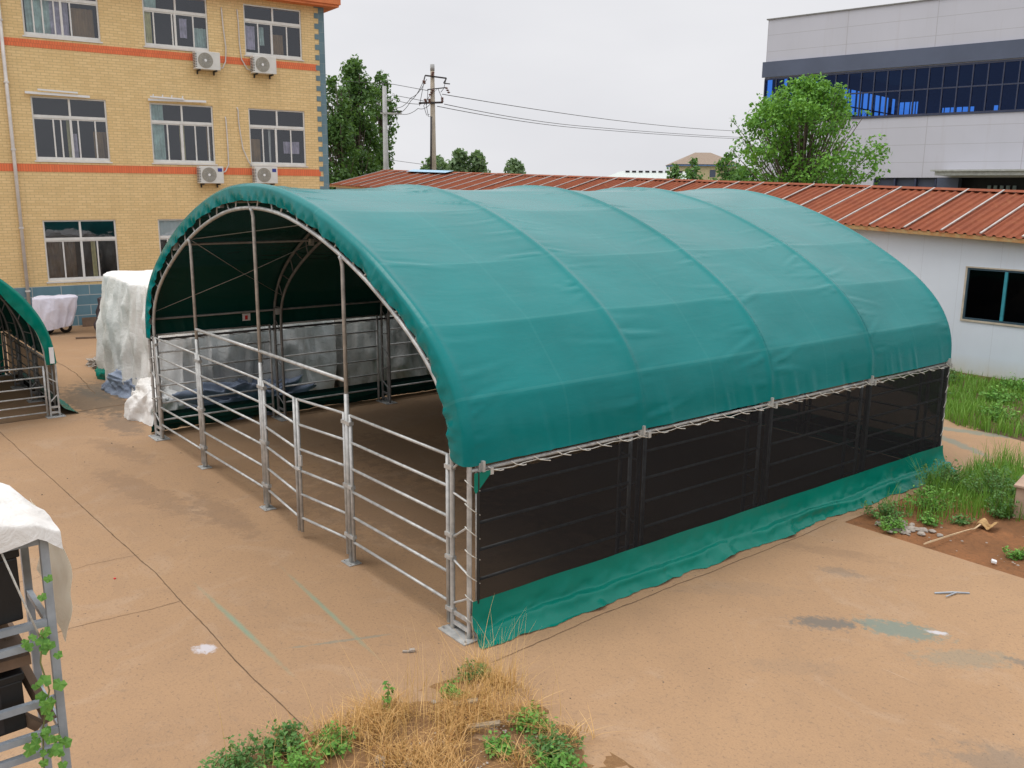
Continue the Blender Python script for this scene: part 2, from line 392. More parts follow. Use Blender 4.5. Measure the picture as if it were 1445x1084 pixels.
cr.color_ramp.elements[0].color = (7.7, 7.75, 8.2, 1); cr.color_ramp.elements[1].color = (9.4, 9.4, 9.65, 1); l.new(cl.outputs['Fac'], cr.inputs[0])
mx = n.new('ShaderNodeMix'); mx.data_type = 'RGBA'; mx.inputs[0].default_value = .12
l.new(cr.outputs[0], mx.inputs[6]); l.new(hs.outputs[0], mx.inputs[7]); sz = n.new('ShaderNodeSeparateXYZ'); l.new(tc.outputs['Generated'], sz.inputs[0])
gz = math_(n, l, 'MULTIPLY_ADD', math_(n, l, 'SUBTRACT', sz.outputs[2], .25, None, True), 2.0, 1.0)
vm = n.new('ShaderNodeVectorMath'); vm.operation = 'SCALE'; l.new(mx.outputs[2], vm.inputs[0]); l.new(gz, vm.inputs['Scale']); l.new(vm.outputs[0], bg.inputs[0]); bg.inputs[1].default_value = .1
sd = bpy.data.lights.new('sun', 'SUN'); sun = bpy.data.objects.new('sun', sd); COL.objects.link(sun)
sd.energy = 1.2; sd.angle = R(25); sd.color = (1, .97, .92)
dirv = Vector((math.sin(SUN_AZ)*math.cos(SUN_EL), math.cos(SUN_AZ)*math.cos(SUN_EL), math.sin(SUN_EL)))
sun.rotation_euler = (-dirv).to_track_quat('-Z', 'Y').to_euler()
sun.location = (0, 0, 30)
scn.view_settings.view_transform = 'Standard'; scn.view_settings.look = 'None'; scn.view_settings.exposure = 0; scn.view_settings.gamma = 1
scn.cycles.max_bounces = 8; scn.cycles.transparent_max_bounces = 16

# ------------------------------------------------------------------ ground
struct('ground', MB().grid(lambda a, b: (-900+1500*a, -300+1300*b, -.06), 10, 10), 'ground')
def poly_sheet(name, pts, z, mat):
    m = MB(); m.v = [(x, y, z) for x, y in pts]; m.f = [tuple(range(len(pts)))]
    return struct(name, m, mat)
poly_sheet('concrete_yard', [(-27, -40), (9.5, -40), (9.5, 6.2), (.46, 6.2), (.40, 11.0), (9.5, 11.0), (9.5, 12.7), (.2, 12.72), (-1.6, 13.3), (-2.4, 14.6), (-4.6, 16.4), (-5.2, 18), (-27, 18)], 0, 'concrete')
# cracks and joints between slabs
def crack(pts, w, name='slab_joint', jit=.02, step=.06, z=.004):
    m = MB(); P = [Vector((x, y, 0)) for x, y in pts]; path = []
    for a, b in zip(P[:-1], P[1:]):
        k = max(2, int((b-a).length/step)); path += [a.lerp(b, i/k) for i in range(k)]
    path.append(P[-1])
    base = 0
    for i, p in enumerate(path):
        t = (path[min(i+1, len(path)-1)]-path[max(i-1, 0)]).normalized(); s = Vector((-t.y, t.x, 0))
        o = s*(nz(p.x*1.7, p.y*1.7, 3)*jit*2.2 + nz(p.x*9, p.y*9)*jit)
        ww = w*(.35+.9*abs(nz(p.x*6, p.y*6, 7))+.3)
        m.v += [tuple(p+o+s*ww/2+Vector((0, 0, z))), tuple(p+o-s*ww/2+Vector((0, 0, z)))]
        if i: m.f.append((base-2, base-1, base+1, base))
        base += 2
    return struct(name, m, 'crack')
crack([(-16, -2.3), (-11.9, -2.24), (-3.6, -2.02), (-1.1, -2.07), (.5, -2.04)], .013, jit=.006)
crack([(.52, -.1), (.42, 1.76), (.42, 4.5), (.35, 6.2)], .011, jit=.010)
crack([(-12.6, -9), (-12.62, -1.5), (-12.9, .3)], .03)
crack([(-4.4, -9), (-4.35, -2.0)], .006)
crack([(-2.75, -3.6), (-2.7, -2.05)], .007)
crack([(-14.3, .05), (-17, .3), (-25, .3)], .02)

# ------------------------------------------------------------------ main shelter
W, T, HE, L = 9.90, .296, 1.885, 4*BAY
XC = -W/2
INNER = [(4.655, 0), (4.655, 1.0), (4.655, 1.9), (4.60, 2.27), (4.43, 2.58), (4.15, 2.86), (3.78, 3.12), (3.40, 3.34), (2.95, 3.57), (2.45, 3.78), (1.90, 3.97), (1.30, 4.13), (.70, 4.235), (0, 4.275)]
def catmull(P, per=8):
    out = []
    for i in range(len(P)-1):
        p0 = P[max(i-1, 0)]; p1 = P[i]; p2 = P[i+1]; p3 = P[min(i+2, len(P)-1)]
        for k in range(per):
            t = k/per
            out.append(tuple(.5*((2*p1[j])+(-p0[j]+p2[j])*t+(2*p0[j]-5*p1[j]+4*p2[j]-p3[j])*t*t+(-p0[j]+3*p1[j]-3*p2[j]+p3[j])*t**3) for j in (0, 1)))
    out.append(P[-1]); return out
def full_profile(half, per=6):
    full = [(x, z) for x, z in half] + [(-x, z) for x, z in reversed(half[:-1])]
    c = catmull(full, per); return np.array(c)
def offset(prof, d):
    t = np.gradient(prof, axis=0); t /= np.linalg.norm(t, axis=1)[:, None]
    nrm = np.stack([t[:, 1], -t[:, 0]], 1)      # outward for path going right leg -> up -> left
    return prof + nrm*d
PI_ = full_profile(INNER)
PO_ = offset(PI_, T)
PO_[:, 1] = np.maximum(PO_[:, 1], 0)
def resample(prof, ts=None, n=400):
    seg = np.linalg.norm(np.diff(prof, axis=0), axis=1); s = np.concatenate([[0], np.cumsum(seg)])
    if ts is None: ts = np.linspace(0, s[-1], n)
    return np.stack([np.interp(ts, s, prof[:, 0]), np.interp(ts, s, prof[:, 1])], 1), s[-1]
PC_full = offset(PI_, T+.035)
# keep the part above the eave for the cover
def above(prof, z):
    idx = np.where(prof[:, 1] >= z)[0]; a, b = idx[0], idx[-1]
    return np.vstack([[prof[a][0], z], prof[a:b+1], [prof[b][0], z]])
PCOV = above(PC_full, HE-.02)
_, SLEN = resample(PCOV)
def s_at(prof, x, side=1):
    pts, Ls = resample(prof, n=2000); ss = np.linspace(0, Ls, 2000)
    return ss[np.argmin(np.abs(pts[:, 0]-x*side))]
KX = [4.86, 4.28, 3.35, 1.95, .70]
ks_r = []
pts_, Ls_ = resample(PCOV, n=3000); ss_ = np.linspace(0, Ls_, 3000)
half = ss_ < Ls_/2
ks_r = [ss_[half][np.argmin(np.abs(pts_[half][:, 0]-x) + (pts_[half][:, 1] < 2.4)*5)] for x in KX]
KINKS[:] = sorted([float(k) for k in ks_r] + [float(Ls_-k) for k in ks_r])
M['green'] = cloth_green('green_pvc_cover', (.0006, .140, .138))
M['green_plain'] = cloth_green('green_pvc_sheet', (.0005, .150, .108), False)

def cover_mesh(prof, ylen, bay, kinks, front_w, origin_fn, y0=-.06, nu=300, nv=340, seed=3, amp=1.9, sag=.085):
    rng = np.random.RandomState(seed)
    pts, LS = resample(prof, n=nu+1); s = np.linspace(0, LS, nu+1)
    t = np.gradient(pts, axis=0); t /= np.linalg.norm(t, axis=1)[:, None]; nrm = np.stack([t[:, 1], -t[:, 0]], 1)
    kk = [0]+list(kinks)+[LS]; kp = np.stack([np.interp(kk, s, pts[:, 0]), np.interp(kk, s, pts[:, 1])], 1)
    chord = np.stack([np.interp(s, kk, kp[:, 0]), np.interp(s, kk, kp[:, 1])], 1)
    top = np.abs(s-LS/2) < (LS/2-kinks[len(kinks)//2-1])
    y = np.concatenate([np.linspace(y0, y0+.12, 8)[:-1], np.linspace(y0+.12, ylen-y0-.12, nv-14+1), np.linspace(ylen-y0-.12, ylen-y0, 8)[1:]])
    fr = (y/bay) % 1.0; m = np.clip(np.sin(np.pi*np.clip(fr, 0, 1)), 0, 1)**.55
    m[(y < 0) | (y > ylen)] = 0
    S, Y = np.meshgrid(s, y, indexing='ij'); Mv = np.broadcast_to(m, S.shape)
    kf = .85*Mv[..., None]
    P = pts[:, None, :]*(1-kf) + chord[:, None, :]*kf
    D = -sag*Mv*np.sin(np.pi*np.clip(S/LS, 0, 1))**.5*.6
    # side belly near the eave
    low = np.exp(-((np.minimum(S, LS-S)-.35)/.30)**2); D += .035*Mv*low
    # arch tube ridge
    da = np.abs(((Y+bay/2) % bay)-bay/2); D += .014*np.exp(-(da/.05)**2)
    # folds: fans that start at the arches and die out across the bay
    nb = int(round(ylen/bay))
    for b in range(nb):
        for side in (0, 1):
            for k in range(34):
                s0 = rng.choice(kk[1:-1]) + rng.normal(0, .30); L_ = rng.uniform(.35, 1.1)
                if rng.rand() < .3: s0 = rng.uniform(.1, LS-.1)
                ya = b*bay+.04 if side == 0 else (b+1)*bay-.04
                ang = rng.normal(0, .16); sg = 1 if side == 0 else -1
                A = (Y-ya)*sg; al = A/L_; w_ = rng.uniform(.018, .038)
                per = S-(s0+ang*A+.12*A*A*rng.choice([-1, 1]))
                e = np.where((al > 0) & (al < 1), (1-np.clip(al, 0, 1))**1.2*np.clip(al*8, 0, 1), 0)
                D += amp*rng.uniform(.003, .012)*e*(np.exp(-(per/w_)**2)-.6*np.exp(-((per-w_*1.6)/(w_*1.1))**2))
            # vertical creases near the eave
            for k in range(5):
                yb = rng.uniform(b*bay+.1, (b+1)*bay-.1); w_ = rng.uniform(.03, .07)
                for base in ((S,), (LS-S,)):
                    e = np.exp(-(base[0]/.35)**2); D += amp*rng.uniform(-.008, .010)*e*np.exp(-((Y-yb+.2*base[0])/w_)**2)
    # slow undulation
    gx = rng.uniform(0, 6, 6)
    D += .006*np.sin(S*1.7+gx[0]+Y*.8)*Mv + .004*np.sin(S*3.9+Y*2.1+gx[1])*Mv
    # rounding towards the open end
    e0 = np.clip((y0+.12-Y)/.12, 0, 1); e1 = np.clip((Y-(ylen-y0-.12))/.12, 0, 1)
    D -= .05*(e0**2+e1**2)
    X = P[..., 0]+nrm[:, None, 0]*D; Z = P[..., 1]+nrm[:, None, 1]*D
    sc = 0.012*np.sin(Y*2*np.pi/(bay/7)+1)*1.0
    mb = MB(); n0, n1 = S.shape
    V = np.stack([X, Y, Z], -1)
    # the turned-in flap on both ends
    nw = 10
    def flap(col, ybase, sgn):
        rows = []
        for k in range(1, nw+1):
            q = k/nw; zz = pts[:, 1]
            wdt = front_w + .085*np.exp(-((zz-2.35)/.42)**2)
            ruf = (.014*np.sin(s*7+3*np.sin(s*1.7)+q*2) + .010*np.sin(s*19+4*np.sin(s*1.1)+q*3.5) + .007*np.sin(s*37+5*np.sin(s*1.9)-q*4))*q
            wv = wdt*q + .006*np.sin(s*11+3*np.sin(s*1.3))*q
            xx = V[:, col, 0]-nrm[:, 0]*wv; zq = V[:, col, 2]-nrm[:, 1]*wv
            yy = ybase + sgn*(.010*math.sin(q*3.1)) + ruf
            rows.append(np.stack([xx, yy, zq], -1))
        return rows
    cols = [r for r in reversed(flap(0, y[0], -1))] + [V[:, j] for j in range(n1)] + flap(n1-1, y[-1], 1)
    G = np.stack(cols, 1); nn = G.shape[1]
    out = origin_fn(G.reshape(-1, 3)); mb.v = [tuple(p) for p in out]
    yy = np.concatenate([[y[0]]*nw, y, [y[-1]]*nw])
    mb.uv = [(s[i], yy[j]) for i in range(nu+1) for j in range(nn)]
    idx = np.arange((nu+1)*nn).reshape(nu+1, nn)
    a, b, c, d = idx[:-1, :-1].ravel(), idx[1:, :-1].ravel(), idx[1:, 1:].ravel(), idx[:-1, 1:].ravel()
    mb.f = list(zip(a.tolist(), d.tolist(), c.tolist(), b.tolist()))
    return mb
shelter = empty('livestock_shelter', (XC, 0, 0), 0, 'large open-fronted arched shelter with green tarpaulin roof, black mesh side and pipe fence front', 'shelter', 'arched livestock shelters')
# everything below is in shelter coordinates: x from -W/2 to W/2, y along the length
HW = W/2
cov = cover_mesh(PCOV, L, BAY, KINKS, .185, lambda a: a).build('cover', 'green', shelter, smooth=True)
def truss(name, y, parent, PI, PO, hw, t, foot=True, r=.027, step=.36, mat='galv', k_split=True):
    root = MB()
    pi3 = [(x, y, z) for x, z in PI]; po3 = [(x, y, z) for x, z in PO]
    root.tube(pi3, r, 10)
    o = root.build(name, mat, parent, smooth=True)
    MB().tube(po3, r, 10).build('outer_tube', mat, o, smooth=True)
    wb = [] if k_split else [MB()]; a, Ls = resample(PI, n=2000); b, Lo = resample(PO, n=2000); k = int(Ls/step)
    for i in range(1, k):
        f0 = int(1999*(i-.18)/k); f1 = int(1999*(i+.18)/k); j = int(1999*i/k)
        pa = a[f0 if i % 2 else f1]; pb = b[f1 if i % 2 else f0]
        if k_split: wb.append(MB())
        wb[-1].tube([(pa[0], y, pa[1]), (pb[0], y, pb[1])], .0125, 6)
    for sg in (-1, 1):
        for z in (.09, .20):
            if k_split: wb.append(MB())
            wb[-1].box(min(sg*(hw-t), sg*hw), y-.012, z-.02, max(sg*(hw-t), sg*hw), y+.012, z+.02)
    for w_ in wb:
        q_ = w_.build('web_bar' if k_split else 'web_bars', mat, o)
        if not k_split: q_['kind'] = 'stuff'
    if foot:
        for sg in (-1, 1):
            m = MB(); xa, xb = sorted((sg*(hw-t-.09), sg*(hw+.09)))
            m.box(xa, y-.13, .003, xb, y+.13, .015)
            for bx_ in (xa+.04, xb-.04):
                for by in (-.09, .09): m.tube([(bx_, y+by, .012), (bx_, y+by, .04)], .010, 6)
            m.build('base_plate', 'galv', o)
    return o
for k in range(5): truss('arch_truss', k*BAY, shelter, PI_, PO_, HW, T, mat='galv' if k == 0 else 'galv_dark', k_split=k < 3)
# purlins
for x in (1.22, 3.35, 4.90):
    for sg in (-1, 1):
        h_ = PO_[PO_[:, 0]*1 > 0]; j = np.argmin(np.abs(h_[:, 0]-x)+(h_[:, 1] < 2.3)*5); zx = h_[j]
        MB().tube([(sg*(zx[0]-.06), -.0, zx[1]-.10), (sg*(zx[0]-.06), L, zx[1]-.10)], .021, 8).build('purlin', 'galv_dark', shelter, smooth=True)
        for k in range(5):
            MB().obox((sg*(zx[0]-.10), k*BAY, zx[1]-.13), (.045, 0, 0), (0, .035, 0), (0, 0, .06)).build('purlin_clamp', 'galv', shelter)
# eave tubes with lacing, brackets
for sg in (-1, 1):
    MB().tube([(sg*HW, -.02, HE-.075), (sg*HW, L+.02, HE-.075)], .021, 8).build('eave_tube', 'galv' if sg > 0 else 'iron', shelter, smooth=True)
    k = 0; y = .22
    rs = random.Random(4)
    while y < L-.1:
        m = MB().tube([(sg*(HW+.045), y-.02, HE-.05), (sg*(HW+.05), y+.05, HE-.085-.01), (sg*(HW+.045), y+.14, HE-.12), (sg*(HW+.05), y+.19+rs.uniform(-.02, .02), HE-.115-rs.uniform(0, .025))], .0065, 5)
        m.build('lacing_rope', 'rope', shelter, smooth=True)
        y += .30+rs.uniform(-.02, .03)
    MB().tube([(sg*(HW+.032), .05+i*(L-.1)/60, HE-.105+.012*math.sin(i*1.7)) for i in range(61)], .006, 5).build('edge_rope', 'rope' if sg > 0 else 'iron', shelter, smooth=True)
    for k in range(5):
        m = MB(); y = k*BAY+(.13 if k == 0 else -.08 if k == 4 else 0)
        m.box(sg*(HW+.03)-.012, y-.035, HE-.13, sg*(HW+.03)+.012, y+.035, HE+.0)
        m.obox((sg*(HW+.06), y, HE-.03), (.02, 0, 0), (0, .014, 0), (0, 0, .055))
        m.obox((sg*(HW+.05), y+.11, HE-.10), (.014, 0, 0), (0, .02, 0), (0, 0, .035))
        m.build('eave_bracket', 'galv', shelter)
# corner lacing on the near corner pole
for sg, yy in ((1, 0), (-1, 0), (1, L)):
    for i in range(7):
        m = MB(); z = 1.72-i*.245; dz = .10
        s1 = 1 if yy == 0 else -1
        m.tube([(sg*(HW-.03), yy-.03*s1, z), (sg*(HW+.012), yy-.034*s1, z-.015), (sg*(HW+.035), yy+.01*s1, z-.06), (sg*(HW+.05), yy+.10*s1, z-.12-.01*(i % 3))], .006, 5)
        m.build('corner_lacing', 'rope', shelter, smooth=True)
    m = MB().tube([(sg*(HW+.035), yy+.01, .27), (sg*(HW+.04), yy+.015, .12), (sg*(HW+.035), yy+.06, .05)], .006, 5)
    m.build('corner_lacing', 'rope', shelter, smooth=True)
# mesh sides, skirts
def mesh_side(sg):
    def f(a, b):
        y = .07+(L-.12)*a; z = .36+(HE-.12-.36)*b
        bay = (y/BAY) % 1
        off = .045+.012*math.sin(y*2.1+z*3)*math.sin(math.pi*b)+.006*nz(y*3, z*4, sg)
        edge = .03*math.sin(a*L*7)*0
        return (sg*(HW+off), y+edge, z + (.012*math.sin(y*21)*(b > .98)))
    return MB().grid(f, 160, 24)
for sg in (1, -1):
    mesh_side(sg).build('shade_mesh', 'mesh' if sg > 0 else 'mesh_open', shelter, smooth=True)
    # dark hem tape of the mesh
    MB().tube([(sg*(HW+.05), .075, .40+i*.056) for i in range(26)], .014, 6).build('mesh_hem', 'black', shelter)
def skirt(sg):
    rng = np.random.RandomState(5 if sg > 0 else 9)
    P = [rng.uniform(0, 6.28) for _ in range(10)]
    tub = [(rng.uniform(0, L), rng.uniform(.12, .35), rng.uniform(-.06, .06)) for _ in range(26)]
    def f(a, b):
        y = .0+(L+.02)*a; z0 = .435+.012*nz(y*1.4, 2)
        flare = .13*b**1.5+.10*max(0, b-.62)/.38*(1+.5*nz(y*.9, 5, sg))
        wav = b**1.1*(.06*nz(y*1.3, b*1.2, 1)+.050*nz(y*3.7, b*2.5, 2)+.025*nz(y*9, b*4, 3))
        # rolled fold running along the foot
        roll_c = .70+.10*nz(y*.8, 9); rr = math.exp(-((b-roll_c)/.09)**2)
        fold = .085*rr*(.6+.9*nz(y*.6, 11))
        for (yc, wd, am) in tub:
            q = (y-yc-(b-.5)*.35*(1 if am > 0 else -1))/(.12+wd*.28)
            if abs(q) < 3: fold += am*math.exp(-q*q)*b*1.1
        z = z0*(1-b)**1.0*(1-.15*math.sin(math.pi*b)) + fold*.7 + abs(.02*nz(y*4, b*3, 8))*b
        x = HW+.055+flare+wav+max(fold, -.02)*.5
        if a < .02 and b > .5: y += .05*(b-.5)
        z = max(z, .006+.004*b)
        return (sg*x, y-(.0 if b < .1 else .05*b*(1-a)), z)
    return MB().grid(f, 420, 30)
for sg in (1, -1):
    m = skirt(sg)
    if sg > 0: m.f = [tuple(reversed(q)) for q in m.f]
    m.uv = [(0, 0)]*len(m.v); m.build('ground_skirt', 'green_plain', shelter, smooth=True)
# small green corner gusset
m = MB(); m.v = [(HW+.06, .02, 1.80), (HW+.062, .26, 1.80), (HW+.06, .04, 1.58), (HW+.058, .02, 1.62)]; m.f = [(3, 2, 1, 0)]; m.uv = [(0, 0)]*4
m.build('corner_gusset', 'green_plain', shelter)
# fence panels: RH = rail heights
RH = [1.896, 1.564, 1.234, .943, .620, .294]
def panel(parent, p0, p1, name='fence_panel', zb=.05, mat='galv', stiles=(True, True), sc=1.0, RHs=None, r=.019):
    p0, p1 = Vector((*p0, 0)), Vector((*p1, 0)); hs = RHs or RH
    o = empty(name); o.parent = parent
    for p in (p0, p1): MB().tube([(p.x, p.y, zb), (p.x, p.y, hs[0]+.012)], r*1.25, 8).build('stile', mat, o, smooth=True)
    for z in hs: MB().tube([(p0.x, p0.y, z), (p1.x, p1.y, z)], r*.92, 8).build('rail', mat, o, smooth=True)
    return o
DR = .107
xin = HW-T
FP = [HW-2.49, HW-4.968, HW-7.454]      # three front posts
ends = [xin] + FP + [-xin]
panel(shelter, (FP[0]+DR*.75, 0), (xin-DR*.7, 0))
panel(shelter, (FP[2]+DR*.7, 0), (FP[1]-DR*.7, 0))
panel(shelter, (-xin+DR*.7, 0), (FP[2]-DR*.7, 0))
gx = HW-3.62
panel(shelter, (FP[0]-DR*.7, 0), (gx+.035, -.12), 'gate_leaf', .10)
panel(shelter, (FP[1]+DR*.7, 0), (gx-.035, -.13), 'gate_leaf', .10)
m = MB().box(gx-.06, -.16, .95, gx+.06, -.10, .985); m.tube([(gx-.08, -.15, .97), (gx+.10, -.15, .97)], .012, 6)
m.box(gx+.05, -.135, 1.02, gx+.11, -.115, 1.16); m.build('gate_latch', 'galv', shelter)
def prof_z(prof, x):
    h = prof[(prof[:, 1] > 1.5)]; return float(h[np.argmin(np.abs(h[:, 0]-x))][1])
for i, x in enumerate(FP):
    zt = prof_z(PI_, x)
    o = MB().tube([(x, 0, .01), (x, 0, 2.15)], .030, 12).build('front_post', 'galv', shelter, smooth=True)
    MB().tube([(x, 0, 2.15), (x, 0, zt-.12), (x, -.012, zt-.05), (x, -.03, zt)], .024, 12).build('post_extension', 'galv', o, smooth=True)
    m = MB().box(x-.11, -.085, .004, x+.11, .085, .013)
    for bx_ in (-.08, .08): m.tube([(x+bx_, -.055, .01), (x+bx_, -.055, .03)], .008, 6)
    m.build('base_plate', 'galv', o)
    for z in (1.80, 1.0, .36): MB().box(x-.105, -.030, z-.022, x+.105, .030, z+.022).build('clip', 'galv', o)
    if i: MB().tube([(x, 0, 2.310), (FP[i-1], 0, 2.310)], .024, 10).build('header_rail', 'galv', shelter, smooth=True)
for sg in (-1, 1):
    for z in (1.78, 1.05, .80, .22): 
        xa, xb = sorted((sg*(xin-.10), sg*(xin+.03))); MB().box(xa, -.03, z-.022, xb, .03, z+.022).build('corner_clip', 'galv', shelter)
    for k in range(4):
        panel(shelter, (sg*(HW-.02), k*BAY+.12), (sg*(HW-.02), (k+1)*BAY-.12), 'fence_panel', .05, 'galv')
for k in range(4):
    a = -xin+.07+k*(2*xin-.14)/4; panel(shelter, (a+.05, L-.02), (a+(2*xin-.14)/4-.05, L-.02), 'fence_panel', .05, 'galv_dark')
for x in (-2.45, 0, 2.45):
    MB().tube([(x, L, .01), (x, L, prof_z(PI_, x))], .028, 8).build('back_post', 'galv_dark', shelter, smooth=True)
# closed back: green end wall above, mesh below
pts_b, Lb = resample(above(offset(PI_, T*.6), 1.86), n=120)
m = MB(); m.v = [(x, L+.06+.012*nz(x*2, z*2), z) for x, z in pts_b] + [(x, L+.06, 1.80) for x, z in pts_b]
m.f = [(i, i+1, 120+i+1, 120+i) for i in range(119)]; m.uv = [(0, 0)]*len(m.v)
m.build('end_wall', 'green_plain', shelter, smooth=True)
MB().grid(lambda a, b: (-HW+.02+(W-.04)*a, L+.055+.01*nz(a*20, b*3), .05+1.78*b), 60, 8).build('shade_mesh', 'mesh', shelter, smooth=True)
m = MB().grid(lambda a, b: (-HW+.02+(W-.04)*a, L+.05+.03*b+.06*b*nz(a*14, b*2), max(.006, .46*(1-b))), 60, 8); m.f = [tuple(reversed(q)) for q in m.f]; m.uv = [(0, 0)]*len(m.v)
m.build('light_block_skirt', 'green_plain', shelter, smooth=True)  # unseen strip added to block light leaking in under the back mesh
# bracing cables
def zi(x): return prof_z(PI_, x)
for a, b in [((-4.62, .02, 2.36), (-2.45, BAY, zi(-2.45)-.02)), ((-2.5, .02, 3.74), (0, BAY, 4.27)), ((-2.5, .02, 3.72), (-4.5, BAY, 2.5)), ((2.46, .02, 3.74), (0.1, BAY, 4.25)), ((4.62, .02, 2.36), (2.45, BAY, 3.74)),
             ((-4.62, 3*BAY, 2.36), (-2.45, L, 3.75)), ((4.62, 3*BAY, 2.36), (2.45, L, 3.75))]:
    MB().tube([a, tuple((Vector(a)*.5+Vector(b)*.5)-Vector((0, 0, .03))), b], .006, 5).build('bracing_cable', 'cable', shelter, smooth=True)
# maker's label inside the left roof slope
o = MB().box(-HW+.03, 1.76, 2.02, -HW+.034, 1.92, 2.16).build('label_panel', 'label', shelter)
MB().box(-HW+.034, 1.81, 2.04, -HW+.037, 1.865, 2.12).build('printed_mark', 'red', o)

# ------------------------------------------------------------------ small shelter on the left
sh2 = empty('livestock_shelter', (-12.6, -4.05, 0), R(90), 'smaller green arched shelter cut off by the left edge, before the yellow building', 'shelter', 'arched livestock shelters')
HW2, T2, HE2, B2 = 3.0, .16, 1.10, 1.72
half2 = [(HW2-T2, 0), (HW2-T2, .6), (HW2-T2, 1.08)] + [((HW2-T2)*math.cos(a), 1.1+2.3*math.sin(a)) for a in [R(d) for d in (12, 24, 36, 48, 60, 72, 82, 90)]]
half2[-1] = (0, 3.4)
P2I = full_profile(half2); P2O = offset(P2I, T2); P2O[:, 1] = np.maximum(P2O[:, 1], 0); P2C = above(offset(P2I, T2+.03), HE2-.02)
_, L2S = resample(P2C)
kk2 = [L2S*f for f in (.12, .26, .40, .60, .74, .88)]
# local +y runs back from the front face
c2 = cover_mesh(P2C, 3*B2, B2, kk2, .15, lambda a: a, nu=150, nv=120, seed=8)
c2.build('cover', 'green_plain', sh2, smooth=True)
for k in range(4): truss('arch_truss', k*B2, sh2, P2I, P2O, HW2, T2, r=.02, mat='galv' if k == 0 else 'galv_dark', k_split=k < 2)
RH2 = [1.04, .83, .63, .44, .27, .11]
panel(sh2, (HW2-T2-.06, 0), (.6, 0), RHs=RH2, r=.017); panel(sh2, (.5, 0), (-HW2+T2+.06, 0), RHs=RH2, r=.017)
for sg in (-1, 1):
    MB().tube([(sg*HW2, 0, HE2-.04), (sg*HW2, 3*B2, HE2-.04)], .017, 8).build('eave_tube', 'rope', sh2, smooth=True)
    MB().grid(lambda a, b: (sg*(HW2+.03+.01*nz(a*9, b*3)), .05+(3*B2-.1)*a, .05+1.0*b), 30, 8).build('shade_mesh', 'mesh', sh2)
    for k in range(3): panel(sh2, (sg*(HW2-.05), k*B2+.08), (sg*(HW2-.05), (k+1)*B2-.08), RHs=RH2, r=.014, mat='galv_dark')
    m = MB().grid(lambda a, b: (sg*(HW2+.04+.32*b**1.4+.05*nz(a*6, b*2)), 3*B2*a-.02, max(.006, .22*(1-b)+.03*nz(a*9, b*3, 3)*b)), 80, 8)
    if sg > 0: m.f = [tuple(reversed(q)) for q in m.f]
    m.uv = [(0, 0)]*len(m.v)
    m.build('ground_skirt', 'green_plain', sh2, smooth=True)
m = MB(); pb, _l = resample(above(offset(P2I, .1), .0), n=80); m.v = [(x, 3*B2+.03, z) for x, z in pb]; m.f = [tuple(range(80))]; m.uv = [(0, 0)]*80
m.build('end_wall', 'green_plain', sh2)
for x0 in (-HW2+.3, .1): panel(sh2, (x0, 3*B2-.1), (x0+HW2-.4, 3*B2-.1), RHs=RH2, r=.014, mat='galv_dark')
MB().box(HW2-.10, -.10, 1.10, HW2-.02, -.075, 1.42).build('label_panel', 'label', sh2)

# ------------------------------------------------------------------ yellow building
bld = empty('brick_building', (-25.5, 2, 0), R(86), 'three storey yellow tiled brick building with orange bands and white sliding windows', 'building')
SL, SR, ZT = -9.0, 9.5, 11.0
cols_ = [(-.35, 1.85), (3.2, 5.3), (6.55, 8.65)]; rows_ = [(1.48, 3.45), (5.32, 7.28), (9.06, 10.76)]
holes = [(a, b, c, d) for a, b in cols_ for c, d in rows_]
holes += [(-7.0, -4.8, c, d) for c, d in rows_]
xs = sorted({SL, SR} | {v for h in holes for v in h[:2]}); zs = sorted({1.34, ZT} | {v for h in holes for v in h[2:]})
m = MB()
for i in range(len(xs)-1):
    for j in range(len(zs)-1):
        cx_, cz_ = (xs[i]+xs[i+1])/2, (zs[j]+zs[j+1])/2
        if any(a < cx_ < b and c < cz_ < d for a, b, c, d in holes): continue
        o_ = len(m.v); m.v += [(xs[i], 0, zs[j]), (xs[i+1], 0, zs[j]), (xs[i+1], 0, zs[j+1]), (xs[i], 0, zs[j+1])]; m.f.append((o_, o_+1, o_+2, o_+3))
for a, b, c, d in holes:      # reveals
    o_ = len(m.v); e = .12
    m.v += [(a, 0, c), (b, 0, c), (b, 0, d), (a, 0, d), (a, e, c), (b, e, c), (b, e, d), (a, e, d)]
    for k in range(4): m.f.append((o_+k, o_+(k+1) % 4, o_+4+(k+1) % 4, o_+4+k))
m.v += [(SR, 0, 0), (SR, 12, 0), (SR, 12, ZT), (SR, 0, ZT), (SL, 12, 0), (SL, 12, ZT), (SL, 0, 0), (SL, 0, ZT)]
o_ = len(m.v)-8; m.f += [(o_, o_+1, o_+2, o_+3), (o_+1, o_+4, o_+5, o_+2), (o_+4, o_+6, o_+7, o_+5), (o_+3, o_+2, o_+5, o_+7)]
wall = m.build('wall', 'brick', bld)
MB().box(SL, -.05, 0, SR+.03, .0, 1.34).build('plinth', 'plinth', bld)
for z0, z1 in ((4.97, 5.21), (8.72, 8.95)):
    MB().box(SL, -.012, z0, SR-.30, -.002, z1).build('tile_band', 'band', bld)
m = MB(); k = 0; z = 1.36
while z < ZT-.1:
    m.box(SR-.20, -.016, z, SR+.016, .3, min(z+.18, ZT))
    if k % 2: m.box(SR-.36, -.015, z, SR-.20, -.002, min(z+.18, ZT))
    z += .18; k += 1
m.build('corner_quoins', 'quoin', bld)
M['fascia'] = simple('orange_fascia', (.70, .20, .06), .6, 0, .2, 2)
m = MB().box(SL-.3, -.45, ZT+.02, SR+.5, 12.4, ZT+.42)
m.box(SL-.3, -.40, ZT-.06, SR+.45, 12.3, ZT+.018); cor = m.build('cornice', 'fascia', bld)
